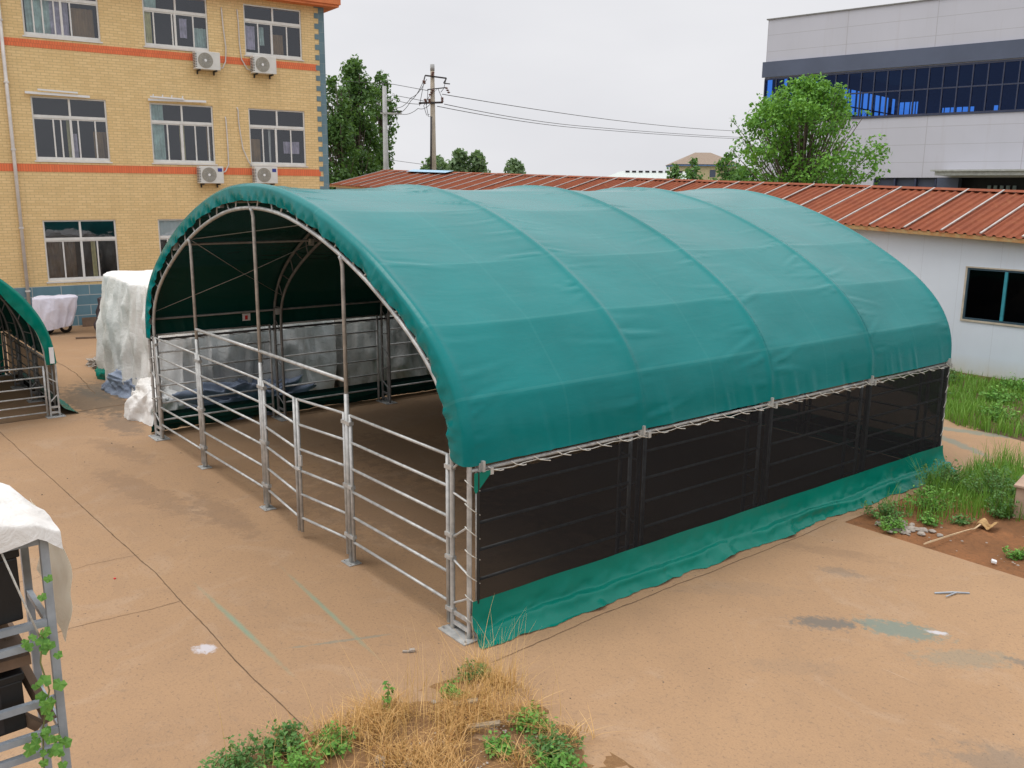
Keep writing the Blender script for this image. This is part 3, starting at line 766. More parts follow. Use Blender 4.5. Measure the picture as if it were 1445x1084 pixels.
MB().box(SL-.2, -.3, ZT+.42, SR+.3, 12.2, ZT+.60).build('roof', simple('roof_slab', (.4, .38, .36)), bld)
MB().tube([(-.98, -.09, 0), (-.98, -.09, 11.2)], .055, 10).build('drainpipe', 'pipe', bld, smooth=True)
for z in (1.2, 3.2, 5.6, 7.6, 9.4): MB().box(-1.05, -.15, z, -.91, -.01, z+.05).build('pipe_bracket', 'pipe', bld)
rw = random.Random(12)
WD = {}   # contents: (material, x0, x1, z0f, z1f) as fractions of the window
WD[(0, 1)] = ([.27, .37, .60, .83], [('curtain_yellow', .45, .51, 0, .68), ('brown_room', .82, 1, 0, .5), ('curtain_lilac', .52, .58, 0, .45)])
WD[(1, 1)] = ([.26, .47, .70, .91], [('curtain', .0, .22, 0, 1), ('curtain_yellow', .46, .54, 0, .68), ('brown_room', .92, 1, 0, .65)])
WD[(2, 1)] = ([.24, .50, .74], [('brown_room', .0, .24, 0, .48), ('white', .36, .39, 0, .66), ('curtain_lilac', .62, .9, .2, .45)])
WD[(0, 2)] = ([.14, .26, .41, .62], [('curtain', .05, .36, 0, .66), ('brown_room', .66, .95, 0, .6), ('curtain_lilac', .36, .6, 0, .66)])
WD[(1, 2)] = ([.16, .44, .52, .77], [('curtain_yellow', .0, .13, 0, .68), ('curtain_lilac', .57, .68, .2, .6), ('curtain', .80, .98, 0, .45), ('curtain', .02, .22, .7, 1)])
WD[(2, 2)] = ([.24, .48, .74], [('brown_room', .5, .72, 0, .5), ('curtain_lilac', .02, .2, .1, .6), ('curtain', .28, .36, .2, .6)])
WD[(0, 0)] = ([.25, .48, .72], [('wood_brown', .03, .42, .0, .66), ('curtain_yellow', .64, .70, 0, .68)])
WD[(1, 0)] = ([.14, .48, .72], [('label', .0, 1, .66, 1)])
for ci, (a, b) in enumerate([(-7.0, -4.8)] + cols_):
    for ri, (c, d) in enumerate(rows_):
        key = (ci-1, ri); mull, cont = WD.get(key, ([.25, .5, .75], [])); w_, h_ = b-a, d-c
        if ri == 2: tz = d-.31*h_*1.0
        tz = d-.31*h_; fw_ = .05; y0, y1 = .045, .095
        m = MB()
        m.box(a, y0, c, b, y1, c+fw_+.02).box(a, y0, d-fw_, b, y1, d).box(a, y0, c+fw_+.02, a+fw_, y1, d-fw_).box(b-fw_, y0, c+fw_+.02, b, y1, d-fw_)
        m.box(a+fw_, y0-.006, tz-.045, b-fw_, y1, tz+.045)
        m.box((a+b)/2-.03, y0, tz+.045, (a+b)/2+.03, y1, d-fw_)
        wn = m.build('window', 'white', bld)
        m = MB()
        m.box((a+b)/2-.035-.03*(ci-1), y0+.002, c+fw_+.02, (a+b)/2+.035-.03*(ci-1), y1-.002, tz-.045)
        for f in mull:
            if abs(f-.5) < .03: continue
            m.box(a+f*w_-.021, y0+.012, c+fw_+.02, a+f*w_+.021, y1-.004, tz-.045)
        m.box(a+fw_, y0+.014, c+fw_+.02, b-fw_, y1-.006, c+fw_+.06); m.box(a+fw_, y0+.014, tz-.085, b-fw_, y1-.006, tz-.045)
        m.build('sash', 'white', wn)
        p = MB(); yy = .08
        o_ = len(p.v); p.v += [(a, yy, c), (b, yy, c), (b, yy, d), (a, yy, d)]; p.f.append((o_, o_+1, o_+2, o_+3)); p.build('pane', 'glass', wn)
        MB().box(a-.05, -.03, c-.045, b+.05, .044, c-.002).build('sill', 'white' if rw.random() < .5 else 'pipe', wn)
        # the room behind
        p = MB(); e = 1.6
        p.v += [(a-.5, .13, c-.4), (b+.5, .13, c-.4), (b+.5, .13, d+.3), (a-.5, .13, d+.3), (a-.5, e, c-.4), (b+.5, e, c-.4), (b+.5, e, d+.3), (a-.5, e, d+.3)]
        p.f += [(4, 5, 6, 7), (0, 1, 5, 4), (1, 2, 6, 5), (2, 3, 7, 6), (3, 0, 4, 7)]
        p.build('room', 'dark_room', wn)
        for (mt, f0, f1, g0, g1) in cont:
            x0, x1 = a+f0*w_, a+f1*w_; z0, z1 = c+.05+g0*h_, c+g1*h_-.02
            dp = .35 if mt == 'brown_room' else .16
            MB().grid(lambda u, v: (x0+(x1-x0)*u, dp+.03*math.sin(u*(x1-x0)*38+v*1.5), z0+(z1-z0)*v), 30, 3).build('curtain', mt, wn, smooth=True)
# loose fluorescent-style strips above two windows
m = MB().beam((-.50, -.10, 7.36), (1.35, -.10, 7.33), .09, .07); m.beam((-.15, -.17, 7.46), (1.0, -.16, 7.43), .05, .05)
o = m.build('awning_rail', 'label'); o.location = bld.location; o.rotation_euler = bld.rotation_euler
tag(o, 'white rolled awning rail fixed above the left middle-floor window', 'awning rail', 'white rails above the middle-floor windows')
m = MB().beam((3.15, -.10, 7.36), (5.05, -.10, 7.40), .08, .07)
for x in (3.3, 3.6, 3.9, 4.25): m.beam((x, -.12, 7.42), (x+.02, -.12, 7.54), .03, .03, (0, 1, 0))
m.beam((3.2, -.17, 7.45), (4.3, -.17, 7.43), .05, .05)
o = m.build('awning_rail', 'label'); o.location = bld.location; o.rotation_euler = bld.rotation_euler
tag(o, 'white awning rail with small upright pegs above the curtained middle-floor window', 'awning rail', 'white rails above the middle-floor windows')
# air conditioners
def aircon(s, z, label, hose, badge):
    Mw = Matrix.Translation(Vector(bld.location)) @ Matrix.Rotation(R(86), 4, 'Z')
    loc = Mw @ Vector((s, 0, z)); r = empty('air_conditioner', loc, R(86), label, 'air conditioner', 'air conditioner units on the yellow wall')
    MB().box(0, -.36, 0, .84, -.06, .58).build('casing', 'ac', r, bevel=.015)
    MB().lathe([(.001, -.372), (.05, -.374), (.055, -.366), (.235, -.366), (.245, -.372), (.25, -.361)], (.34, 0, .29), 32, 'y').build('fan_grille', 'grille', r)
    m = MB()
    for q in (.08, .12, .16, .20): 
        m.lathe([(q, -.376), (q+.006, -.376), (q+.006, -.370), (q, -.370), (q, -.376)], (.34, 0, .29), 32, 'y')
    for k in range(12):
        g = k*math.pi/6; m.beam((.34+.05*math.cos(g), -.374, .29+.05*math.sin(g)), (.34+.24*math.cos(g), -.374, .29+.24*math.sin(g)), .005, .005, (0, 1, 0))
    m.build('grille_wires', 'galv', r)
    MB().lathe([(.0, -.382), (.045, -.380), (.045, -.374)], (.34, 0, .29), 16, 'y').build('fan_hub', 'label', r)
    m = MB()
    for k in range(9): m.box(-.004, -.33, .06+k*.052, .0-.001, -.10, .085+k*.052)
    for k in range(9): m.box(.002, -.3625, .06+k*.052, .05, -.3605, .085+k*.052)
    m.build('louvre', 'iron', r)
    if badge: MB().box(.64, -.364, .40, .79, -.3605, .52).build('badge', 'blue', r)
    for x in (.12, .68): MB().box(x, -.36, -.05, x+.04, -.001, -.004).box(x, -.05, -.14, x+.04, -.001, -.052).build('bracket', 'iron', r)
    MB().tube([tuple(p) for p in hose], .022, 8).build('hose', 'pipe', r, smooth=True)
aircon(4.70, 8.43, 'white air conditioner on the upper orange band, left of the pair', [(.84, -.1, .12), (1.0, -.07, .12), (1.12, -.05, .35), (1.16, -.04, .8), (1.10, -.04, 1.5), (1.08, -.04, 1.95), (1.08, .0, 2.1)], False)
aircon(6.68, 8.45, 'white air conditioner on the upper orange band under the right-hand window', [(0, -.1, .10), (-.12, -.07, .14), (-.30, -.05, .45), (-.34, -.04, 1.0), (-.34, -.04, 1.6), (-.36, -.04, 2.0), (-.36, .0, 2.08)], False)
aircon(4.60, 4.66, 'white air conditioner with blue badge on the lower band, left of the pair', [(.84, -.1, .36), (1.0, -.07, .42), (1.13, -.05, .65), (1.14, -.04, 1.3), (1.13, -.04, 1.9), (1.12, -.04, 2.2), (1.12, .0, 2.28)], True)
aircon(6.55, 4.68, 'white air conditioner with blue badge on the lower band beside the corner', [(.02, -.1, .58), (-.1, -.06, .75), (-.28, -.05, 1.2), (-.34, -.04, 1.7), (-.38, -.04, 2.1), (-.38, -.04, 2.5), (-.40, .0, 2.6)], True)

# ------------------------------------------------------------------ low building with rusty red roof
red = empty('low_building', (0, 18, 0), 0, 'long low white panel building with rusty red corrugated roof behind the green shelter', 'building')
M['panel_white'] = None
def panel_mat():
    m, n, l, b = nt('white_sandwich_panel'); co = coords(n); sp = N(n, 'ShaderNodeSeparateXYZ'); l.new(co, sp.inputs[0])
    fr = math_(n, l, 'FRACT', math_(n, l, 'DIVIDE', sp.outputs[0], .98)); ln = math_(n, l, 'LESS_THAN', fr, .014)
    f = noise_tex(n, l, .7, 5, .6)
    col = mixrgb(n, l, ramp(n, l, f, .3, .7), (.62, .69, .77), (.57, .635, .71))
    col = mixrgb(n, l, math_(n, l, 'MULTIPLY', ln, .3), col, (.35, .38, .42))
    f2 = noise_tex(n, l, 2.5, 6, .7, mscale=(1, 1, .4))
    low = math_(n, l, 'MULTIPLY_ADD', sp.outputs[2], -1.6, .95, True)
    col = mixrgb(n, l, math_(n, l, 'MULTIPLY', math_(n, l, 'MULTIPLY', low, f2), 1.1, None, True), col, (.50, .40, .20))
    f3 = noise_tex(n, l, 2.0, 6, .7, mscale=(3, 1, .25)); col = mixrgb(n, l, math_(n, l, 'MULTIPLY', ramp(n, l, f3, .6, .8), .25), col, (.45, .38, .28))
    l.new(col, b.inputs['Base Color']); b.inputs['Roughness'].default_value = .45
    return m
M['panel_white'] = panel_mat()
def ze(x): return 3.43-.0385*x if x > -7.16 else 3.706-.034*(x+7.16)
def zr(x): return 4.46-.0272*x
X0, X1 = -36.6, 9.0
wx0, wx1, wz0, wz1 = -3.70, -1.83, 1.46, 2.74
m = MB(); xs = [X0, -30, -24, -18, -12, -7.16, wx0, wx1, 2, 5, X1]
for a, b in zip(xs[:-1], xs[1:]):
    segs = [(0, None)] if not (a == wx0) else [(0, wz0), (wz1, None)]
    for z0, z1 in segs:
        o_ = len(m.v); m.v += [(a, 0, z0), (b, 0, z0), (b, 0, z1 if z1 else ze(b)-.03), (a, 0, z1 if z1 else ze(a)-.03)]; m.f.append((o_, o_+1, o_+2, o_+3))
o_ = len(m.v); m.v += [(X0, 0, 0), (X0, 6, 0), (X0, 6, ze(X0)-.03), (X0, 3, zr(X0)-.05), (X0, 0, ze(X0)-.03), (X1, 0, 0), (X1, 6, 0), (X1, 6, ze(X1)-.03), (X1, 3, zr(X1)-.05), (X1, 0, ze(X1)-.03)]
m.f += [(o_, o_+1, o_+2, o_+3, o_+4), (o_+5, o_+6, o_+7, o_+8, o_+9), (o_+1, o_+6, o_+7, o_+2)]
m.build('wall', 'panel_white', red)
MB().box(X0, -.02, 0, X1, -.003, .10).build('wall_base', simple('brick_footing', (.28, .16, .10), .9, 0, .4, 4), red)
def red_mat():
    m, n, l, b = nt('rusty_red_sheet'); co = coords(n)
    f = noise_tex(n, l, 1.3, 7, .65); col = mixrgb(n, l, ramp(n, l, f, .35, .7), (.235, .068, .031), (.175, .050, .026))
    f2 = noise_tex(n, l, 5, 7, .7); col = mixrgb(n, l, math_(n, l, 'MULTIPLY', ramp(n, l, f2, .55, .72), .5), col, (.33, .14, .065))
    l.new(col, b.inputs['Base Color']); b.inputs['Roughness'].default_value = .85; b.inputs['Specular IOR Level'].default_value = .15
    return m
M['red_roof'] = red_mat()
m = MB(); pitch = .232; x = X0-.25; xsr = []
while x < X1:
    for dx, h in ((0, 0), (.115, 0), (.145, .042), (.190, .042)): xsr.append((x+dx, h))
    x += pitch
YE, YR = -.30, 3.0
for x, h in xsr:
    e = ze(x)-.015; r_ = zr(x); m.v += [(x, YE, e+h), (x, YR, r_+h), (x, 6.3, e+h)]
for i in range(len(xsr)-1):
    o_ = 3*i; m.f += [(o_, o_+3, o_+4, o_+1), (o_+1, o_+4, o_+5, o_+2)]
m.build('roof', 'red_roof', red)
x = X0+.1; k = 0
M['strip'] = simple('pale_joint_strip', (.48, .45, .42), .6, 0, .35, 3, world=True)
while x < X1:
    j = MB(); xx = x+.02*nz(x*3)
    sl = (zr(xx)-ze(xx))/(YR-YE)
    y1 = YR-.05*(k % 3 == 0); j.beam((xx, YE+.02, ze(xx)+.045), (xx, y1, zr(xx)+.062), .045, .025)
    j.build('joint_strip', 'strip', red); x += pitch*4.2; k += 1
m = MB()
for i in range(60):
    a = X0-.25+(X1-X0+.25)*i/60; b = X0-.25+(X1-X0+.25)*(i+1)/60
    o_ = len(m.v)
    for q in (a, b): m.v += [(q, YR-.18, zr(q)+.012), (q, YR, zr(q)+.075), (q, YR+.18, zr(q)+.012)]
    m.f += [(o_, o_+3, o_+4, o_+1), (o_+1, o_+4, o_+5, o_+2)]
m.build('ridge_cap', 'red_roof', red)
m = MB()
for i in range(60):
    a = X0-.25+(X1-X0+.25)*i/60; b = X0-.25+(X1-X0+.25)*(i+1)/60
    o_ = len(m.v)
    for q in (a, b): m.v += [(q, YE+.015, ze(q)-.11), (q, YE+.015, ze(q)-.008), (q, -.005, ze(q)-.09)]
    m.f += [(o_, o_+3, o_+4, o_+1), (o_, o_+2, o_+5, o_+3)]
m.build('eave_fascia', 'rust', red)
M['teal_frame'] = simple('teal_frame', (.03, .26, .33), .5, 0, .2)
M['dark_teal'] = simple('dark_teal_frame', (.03, .07, .10), .5, 0, .2)
m = MB(); fw_ = .045
m.box(wx0, -.015, wz0, wx1, .03, wz0+fw_).box(wx0, -.015, wz1-fw_, wx1, .03, wz1).box(wx0, -.015, wz0+fw_, wx0+fw_, .03, wz1-fw_).box(wx1-fw_, -.015, wz0+fw_, wx1, .03, wz1-fw_)
wn = m.build('window', 'dark_teal', red)
MB().box((wx0+wx1)/2-.035, -.02, wz0+fw_, (wx0+wx1)/2+.035, .035, wz1-fw_).build('mullion', 'teal_frame', wn)
MB().box(wx0-.05, -.03, wz1+.002, wx1+.05, .02, wz1+.035).box(wx0-.05, -.025, wz0-.05, wx1+.05, .02, wz0-.002).box(wx0-.05, -.02, wz0-.002, wx0-.002, .02, wz1+.002).build('window_trim', simple('grey_trim', (.5, .45, .36)), wn)
p = MB(); p.v = [(wx0, .02, wz0), (wx1, .02, wz0), (wx1, .02, wz1), (wx0, .02, wz1)]; p.f = [(0, 1, 2, 3)]; p.build('pane', 'glass_dark', wn)
p = MB(); p.v = [(wx0-1, .06, wz0-.6), (wx1+1, .06, wz0-.6), (wx1+1, .06, wz1+.3), (wx0-1, .06, wz1+.3)]; p.v += [(a_, 2, c_) for a_, b_, c_ in p.v]; p.f = [(4, 5, 6, 7), (0, 1, 5, 4), (1, 2, 6, 5), (2, 3, 7, 6), (3, 0, 4, 7)]; p.build('room', 'black', wn)
# pale blue sheet on the ridge
m = MB(); xa, xb = -33.8, -30.2
m.v = [(xa, YR-.5, zr(xa)+.02), (xb, YR-.5, zr(xb)+.02), (xb, YR, zr(xb)+.125), (xa, YR, zr(xa)+.125), (xb, YR+.2, zr(xb)+.1), (xa, YR+.2, zr(xa)+.1)]; m.f = [(0, 1, 2, 3), (3, 2, 4, 5)]
m.build('patch_sheet', simple('pale_blue_sheet', (.30, .48, .62), .5), red)

# ------------------------------------------------------------------ grey factory
fac = empty('factory', (-28, 42, 0), R(10), 'tall grey panel clad factory with dark band and long strip of blue windows', 'factory')
def clad():
    m, n, l, b = nt('grey_cladding'); co = coords(n); sp = N(n, 'ShaderNodeSeparateXYZ'); l.new(co, sp.inputs[0])
    a = math_(n, l, 'LESS_THAN', math_(n, l, 'FRACT', math_(n, l, 'DIVIDE', sp.outputs[0], 4.75)), .008)
    c = math_(n, l, 'LESS_THAN', math_(n, l, 'FRACT', math_(n, l, 'DIVIDE', math_(n, l, 'ADD', sp.outputs[2], .30), .92)), .03)
    ln = math_(n, l, 'MAXIMUM', a, c)
    f = noise_tex(n, l, .25, 6, .6); col = mixrgb(n, l, ramp(n, l, f, .3, .7), (.52, .52, .575), (.47, .47, .515))
    f2 = noise_tex(n, l, .6, 7, .7, mscale=(3, 1, .15)); col = mixrgb(n, l, math_(n, l, 'MULTIPLY', ramp(n, l, f2, .55, .8), .35), col, (.33, .29, .27))
    col = mixrgb(n, l, math_(n, l, 'MULTIPLY', ln, .45), col, (.25, .23, .23))
    l.new(col, b.inputs['Base Color']); b.inputs['Roughness'].default_value = .5; b.inputs['Metallic'].default_value = 0
    return m
M['clad'] = clad(); M['navy'] = simple('dark_blue_grey_band', (.085, .105, .16), .45, 0, .2, .4); M['mull'] = simple('dark_mullion', (.045, .055, .10), .5, .2, .2)
FW = 46.0; ST, SB, SM = 11.05, 8.62, 9.93
m = MB()
def quadf(m, x0, z0, x1, z1, y=0):
    o_ = len(m.v); m.v += [(x0, y, z0), (x1, y, z0), (x1, y, z1), (x0, y, z1)]; m.f.append((o_, o_+1, o_+2, o_+3))
quadf(m, 0, ST, FW, 14.4); quadf(m, 0, 5.35, FW, SB); quadf(m, 0, 0, 7.0, 5.35) ; quadf(m, 18.5, 0, FW, 5.35); quadf(m, 7, 0, 18.5, 3.6)
DP = 22
def quads(m, y0, z0, y1, z1):
    o_ = len(m.v); m.v += [(0, y0, z0), (0, y1, z0), (0, y1, z1), (0, y0, z1)]; m.f.append((o_, o_+1, o_+2, o_+3))
quads(m, 0, 0, DP, 9.9); quads(m, 0, 11.55, DP, 14.4); last = 0
for a, b in ((.4, 1.0), (2.6, 3.2), (4.4, 5.0), (7.2, 7.7), (9.1, 9.5), (11.6, 20.4), (21.0, 21.8)): quads(m, last, 9.9, a, 11.55); last = b
quads(m, last, 9.9, DP, 11.55); quads(m, 2.6, 9.9, 10, 10.9)
o_ = len(m.v); m.v += [(0, 0, 14.39), (0, DP, 14.39), (0, DP, 14.4), (0, 0, 14.4), (FW, 0, 0), (FW, DP, 0), (FW, DP, 14.4), (FW, 0, 14.4)]
m.f += [(o_, o_+1, o_+2, o_+3), (o_+4, o_+5, o_+6, o_+7), (o_+3, o_+2, o_+6, o_+7)]
m.build('wall', 'clad', fac)
MB().box(-.15, -.12, 11.15, FW, -.004, 12.02).build('dark_band', 'navy', fac)
MB().box(-.1, -.06, 14.38, FW, .3, 14.44).build('parapet_cap', 'galv_dark', fac)
bw = MB(); quadf(bw, 0, 0, FW, 9.9, DP-.1); quadf(bw, 0, 11.3, FW, 14.4, DP-.1); quadf(bw, 3.2, 10.75, 7.5, 11.35, DP-.12)
xx = 0.0; gaps = [(.25, 1.7), (3.5, 5.7), (7.0, 7.3)]
last = 0
for a, b in gaps: quadf(bw, last, 9.9, a, 11.3, DP-.1); last = b
quadf(bw, last, 9.9, FW, 11.3, DP-.1)
x = .25
while x < 8: bw.box(x, DP-.14, 9.9, x+.07, DP-.11, 11.3); x += .42
y_ = 11.6
while y_ < 22: bw.box(.02, y_, 9.9, .10, y_+.16, 11.55); y_ += 1.15
bw.box(.02, 11.0, 10.35, .08, 21.9, 10.43)
bw.v += [(.2, .4, 8.3), (FW-.2, .4, 8.3), (FW-.2, DP-.2, 8.3), (.2, DP-.2, 8.3), (.1, .4, 12.4), (FW-.2, .4, 12.4), (FW-.2, DP-.2, 12.4), (.1, DP-.2, 12.4)]
o_ = len(bw.v)-8; bw.f += [(o_, o_+1, o_+2, o_+3), (o_+4, o_+5, o_+6, o_+7)]
bw.build('back_wall', simple('dim_factory_interior', (.16, .16, .18)), fac)
wn = MB().box(0, -.05, SB-.06, FW, .05, SB+.06).box(0, -.05, ST-.05, FW, .05, ST+.05).box(0, -.045, SM-.035, FW, .045, SM+.035)
wn = wn.build('window', 'mull', fac)
m = MB(); x = .03
while x < FW: m.box(x-.03, -.06, SB+.06, x+.03, .06, ST-.05); x += .72
m.build('mullions', 'mull', wn)
p = MB(); quadf(p, 0, SB, FW, ST, .01); p.build('pane', 'glass_blue', wn)
# ground floor: dark windows and entrance under a canopy
g = MB(); quadf(g, 7.0, 3.6, 10.3, 5.35, .3); gw = g.build('window', 'navy', fac)
m = MB(); 
for x in (7.0, 8.1, 9.2, 10.25): MB().box(x-.04, -.03, 3.6, x+.04, .28, 5.3).build('mullion', 'mull', gw)
g = MB(); quadf(g, 10.3, 3.6, 18.5, 5.35, 1.2); g.build('entrance', 'black', fac)
m = MB().box(10.32, -.02, 3.6, 11.4, .6, 5.33); m.build('entrance_jamb', 'navy', fac)
m = MB()
for x in (12.6, 12.9, 13.2, 13.5, 13.8, 14.6, 14.9): m.box(x, .9, 3.6, x+.16, 1.0, 4.95)
m.build('entrance_glazing', simple('pale_glazing', (.3, .38, .40), .3), fac)
MB().box(10.9, -2.4, 5.42, 20, .0-.004, 5.62).box(10.7, -2.5, 5.62, 20.2, -.004, 5.70).build('canopy', simple('pale_canopy', (.42, .43, .40), .6), fac)

# ------------------------------------------------------------------ foliage helpers
def leaves(m, rng, centre, rad, count, size, flat=1.0, up=.2):
    c = Vector(centre)
    for _ in range(count):
        d = Vector((rng.gauss(0, 1), rng.gauss(0, 1), rng.gauss(0, 1)))
        if d.length < 1e-4: continue
        d.normalize(); rr = rad*(rng.random()**.45)
        p = c+Vector((d.x*rr, d.y*rr, d.z*rr*flat))
        nn = (d*.6+Vector((rng.gauss(0, .6), rng.gauss(0, .6), rng.gauss(0, .6)+up))).normalized()
        a = nn.orthogonal().normalized(); a.rotate(Matrix.Rotation(rng.random()*6.28, 3, nn)); b = nn.cross(a)
        s = size*rng.uniform(.6, 1.3); o = len(m.v)
        m.v += [tuple(p-a*s*.5), tuple(p+b*s*.32+nn*s*.08), tuple(p+a*s*.6), tuple(p-b*s*.32+nn*s*.08)]
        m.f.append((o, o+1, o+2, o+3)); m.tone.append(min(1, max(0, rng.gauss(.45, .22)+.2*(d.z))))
def tree(name, base, top_z, clumps, leafsize, per, mat, label, trunk_r, cat='tree', group=None, seed=1, flat=1.0, z0=None, limbs=True):
    rng = random.Random(seed); base = Vector(base)
    r = empty(name, base, 0, label, cat, group)
    m = MB(); m.tone = []
    for (cx_, cy_, cz_, rad) in clumps: leaves(m, rng, (cx_, cy_, cz_), rad, int(per*rad*rad), leafsize, flat)
    m.build('crown', mat, r)
    t = MB(); H = top_z
    t.tube([(0, 0, -.1), (.05, .02, H*.25), (.02, .06, H*.5), (.0, 0, H*.75), (.05, 0, H*.92)], [trunk_r, trunk_r*.8, trunk_r*.55, trunk_r*.3, trunk_r*.1], 8)
    if limbs:
        for (cx_, cy_, cz_, rad) in clumps[::2]:
            zb = min(max(cz_*.55, H*.15), H*.6); mid = Vector((cx_*.45, cy_*.45, (zb+cz_)/2-.1*(cz_-zb)))
            t.tube([(.02, .03, zb), tuple(mid), (cx_, cy_, cz_)], [trunk_r*.26, trunk_r*.13, trunk_r*.04], 5)
    t.build('trunk', 'bark', r, smooth=True)
    return r
# poplars behind the yellow building: right-pointing basis for laying clumps across the view
def basis(p):
    d = Vector((p.x-CAM[0], p.y-CAM[1], 0)).normalized(); return Vector((d.y, -d.x, 0)), d
def shaped_tree(name, px_c, dist, outline, rng_seed, n, radr, leafsize, per, mat, label, trunk_r, group=None, depth=1.0, cat='tree', ragged=False):
    """outline: list of (py, pxl, pxr) rows in photo pixels, used only for the crown's measured width and height"""
    base = far(px_c, 300, dist); base.z = 0; rt, dp = basis(base); rng = random.Random(rng_seed); cl = []
    rows = sorted(outline); 
    k = 0
    while k < n:
        py = rng.uniform(rows[0][0], rows[-1][0])
        for (a, b) in zip(rows[:-1], rows[1:]):
            if a[0] <= py <= b[0]:
                t = (py-a[0])/(b[0]-a[0]+1e-6); xl = a[1]+(b[1]-a[1])*t; xr = a[2]+(b[2]-a[2])*t
        jit = rng.uniform(.80, 1.13) if ragged else 1
        q = far(px_c, py, dist); mpp = (far(px_c+10, py, dist)-far(px_c, py, dist)).length/10
        wl = (xl-px_c)*mpp; wr = (xr-px_c)*mpp; hw = ((wr-wl)/2+.15)*jit; c0 = (wl+wr)/2
        rad = min(rng.uniform(*radr), max(hw*.55, radr[0]*.5))
        if jit > 1.03: rad = radr[0]*rng.uniform(.6, 1)
        u = rng.uniform(-1, 1); v = rng.uniform(-1, 1)
        if u*u+v*v > 1: continue
        # favour the outside of the volume
        if u*u+v*v < .25 and rng.random() < .5: continue
        off = rt*(c0+u*max(hw-rad*.45, .05))+dp*v*max(hw*depth-rad*.7, .05)
        cl.append((off.x, off.y, q.z-rad*.4, rad)); k += 1
    topz = far(px_c, rows[0][0], dist).z
    return tree(name, base, topz, cl, leafsize, per, mat, label, trunk_r, cat, group, rng_seed)
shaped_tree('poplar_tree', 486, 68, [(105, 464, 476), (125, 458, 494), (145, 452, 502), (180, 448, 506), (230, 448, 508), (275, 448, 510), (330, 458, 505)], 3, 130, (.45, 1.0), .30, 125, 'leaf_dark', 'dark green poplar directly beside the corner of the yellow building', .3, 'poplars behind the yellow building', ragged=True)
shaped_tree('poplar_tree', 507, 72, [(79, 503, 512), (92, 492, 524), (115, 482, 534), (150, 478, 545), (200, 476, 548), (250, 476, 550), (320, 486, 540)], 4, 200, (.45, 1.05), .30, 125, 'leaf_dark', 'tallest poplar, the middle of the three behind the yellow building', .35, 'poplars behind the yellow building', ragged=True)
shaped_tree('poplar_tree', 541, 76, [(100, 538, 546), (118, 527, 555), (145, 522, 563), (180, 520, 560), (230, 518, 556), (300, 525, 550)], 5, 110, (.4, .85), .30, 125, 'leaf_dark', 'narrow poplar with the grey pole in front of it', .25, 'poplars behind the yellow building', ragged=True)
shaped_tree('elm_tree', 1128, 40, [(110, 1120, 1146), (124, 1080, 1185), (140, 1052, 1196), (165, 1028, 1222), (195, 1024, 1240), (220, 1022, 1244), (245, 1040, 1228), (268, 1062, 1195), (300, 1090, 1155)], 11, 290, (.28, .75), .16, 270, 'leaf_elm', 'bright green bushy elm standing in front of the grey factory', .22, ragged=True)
for (px, d, out, sd_, lab) in [
    (616, 95, [(222, 606, 622), (232, 598, 634), (246, 597, 634), (262, 600, 632)], 21, 'pale round tree on the skyline behind the concrete pole'),
    (650, 100, [(211, 644, 654), (222, 636, 662), (240, 632, 664), (262, 636, 662)], 22, 'taller green tree on the skyline right of the concrete pole'),
    (674, 100, [(214, 668, 678), (224, 664, 684), (244, 662, 686), (262, 664, 684)], 23, 'right-hand one of the clump of skyline trees by the pole'),
    (726, 120, [(226, 720, 730), (232, 713, 738), (246, 712, 740), (262, 714, 738)], 24, 'lone small tree on the skyline over the red roof')]:
    shaped_tree('skyline_tree', px, d, out, sd_, 70, (.8, 1.5), .5, 60, 'leaf_far', lab, .25, 'small trees on the skyline', ragged=True)
for (px, d, out, sd_, lab) in [
    (949, 62, [(230, 947, 951), (238, 943, 955), (250, 940, 958), (262, 941, 957)], 31, 'small conifer left of the yellow house'),
    (976, 60, [(223, 974, 979), (232, 969, 982), (244, 964, 988), (262, 962, 990)], 32, 'pointed conifer in front of the yellow house'),
    (1024, 52, [(214, 1020, 1028), (226, 1013, 1034), (240, 1004, 1042), (262, 1000, 1046)], 33, 'bright green conifer in front of the right end of the yellow house'),
    (1050, 50, [(234, 1042, 1058), (244, 1032, 1066), (262, 1030, 1070)], 34, 'low rounded bush between the conifers and the elm')]:
    shaped_tree('garden_tree', px, d, out, sd_, 40, (.25, .6), .22, 150, 'leaf_weed2', lab, .14, 'small trees by the yellow house')

# ------------------------------------------------------------------ distant buildings
hb = far(990, 250, 150); hb.z = 0
hs_ = empty('yellow_house', hb, R(50), 'distant cream house with a tan hipped roof on the skyline', 'house')
MB().box(-4.5, -4, 0, 4.5, 4, 8.3).build('wall', simple('cream_wall', (.62, .53, .32), .8), hs_)
m = MB(); m.v = [(-5.2, -4.7, 8.5), (5.2, -4.7, 8.5), (5.2, 4.7, 8.5), (-5.2, 4.7, 8.5), (-1.2, 0, 10.4), (1.2, 0, 10.4)]; m.f = [(0, 1, 5, 4), (1, 2, 5), (2, 3, 4, 5), (3, 0, 4)]
m.build('roof', simple('tan_tiles', (.27, .20, .145), .8), hs_)
MB().box(-5.0, -4.5, 8.25, 5.0, 4.5, 8.49).build('fascia', simple('blue_fascia', (.18, .32, .62)), hs_)
for x in (-2.5, .5, 2.8):
    MB().box(x, -4.03, 6.6, x+.9, -3.99, 7.7).build('window', 'navy', hs_)
sb = far(912, 250, 130); sb.z = 0
sh = empty('distant_shed', sb, R(48), 'distant pale shed with a row of small dark roof vents on the skyline', 'shed')
MB().box(-6, -3, 0, 6, 3, 6.0).build('wall', simple('pale_green_wall', (.55, .60, .55)), sh)
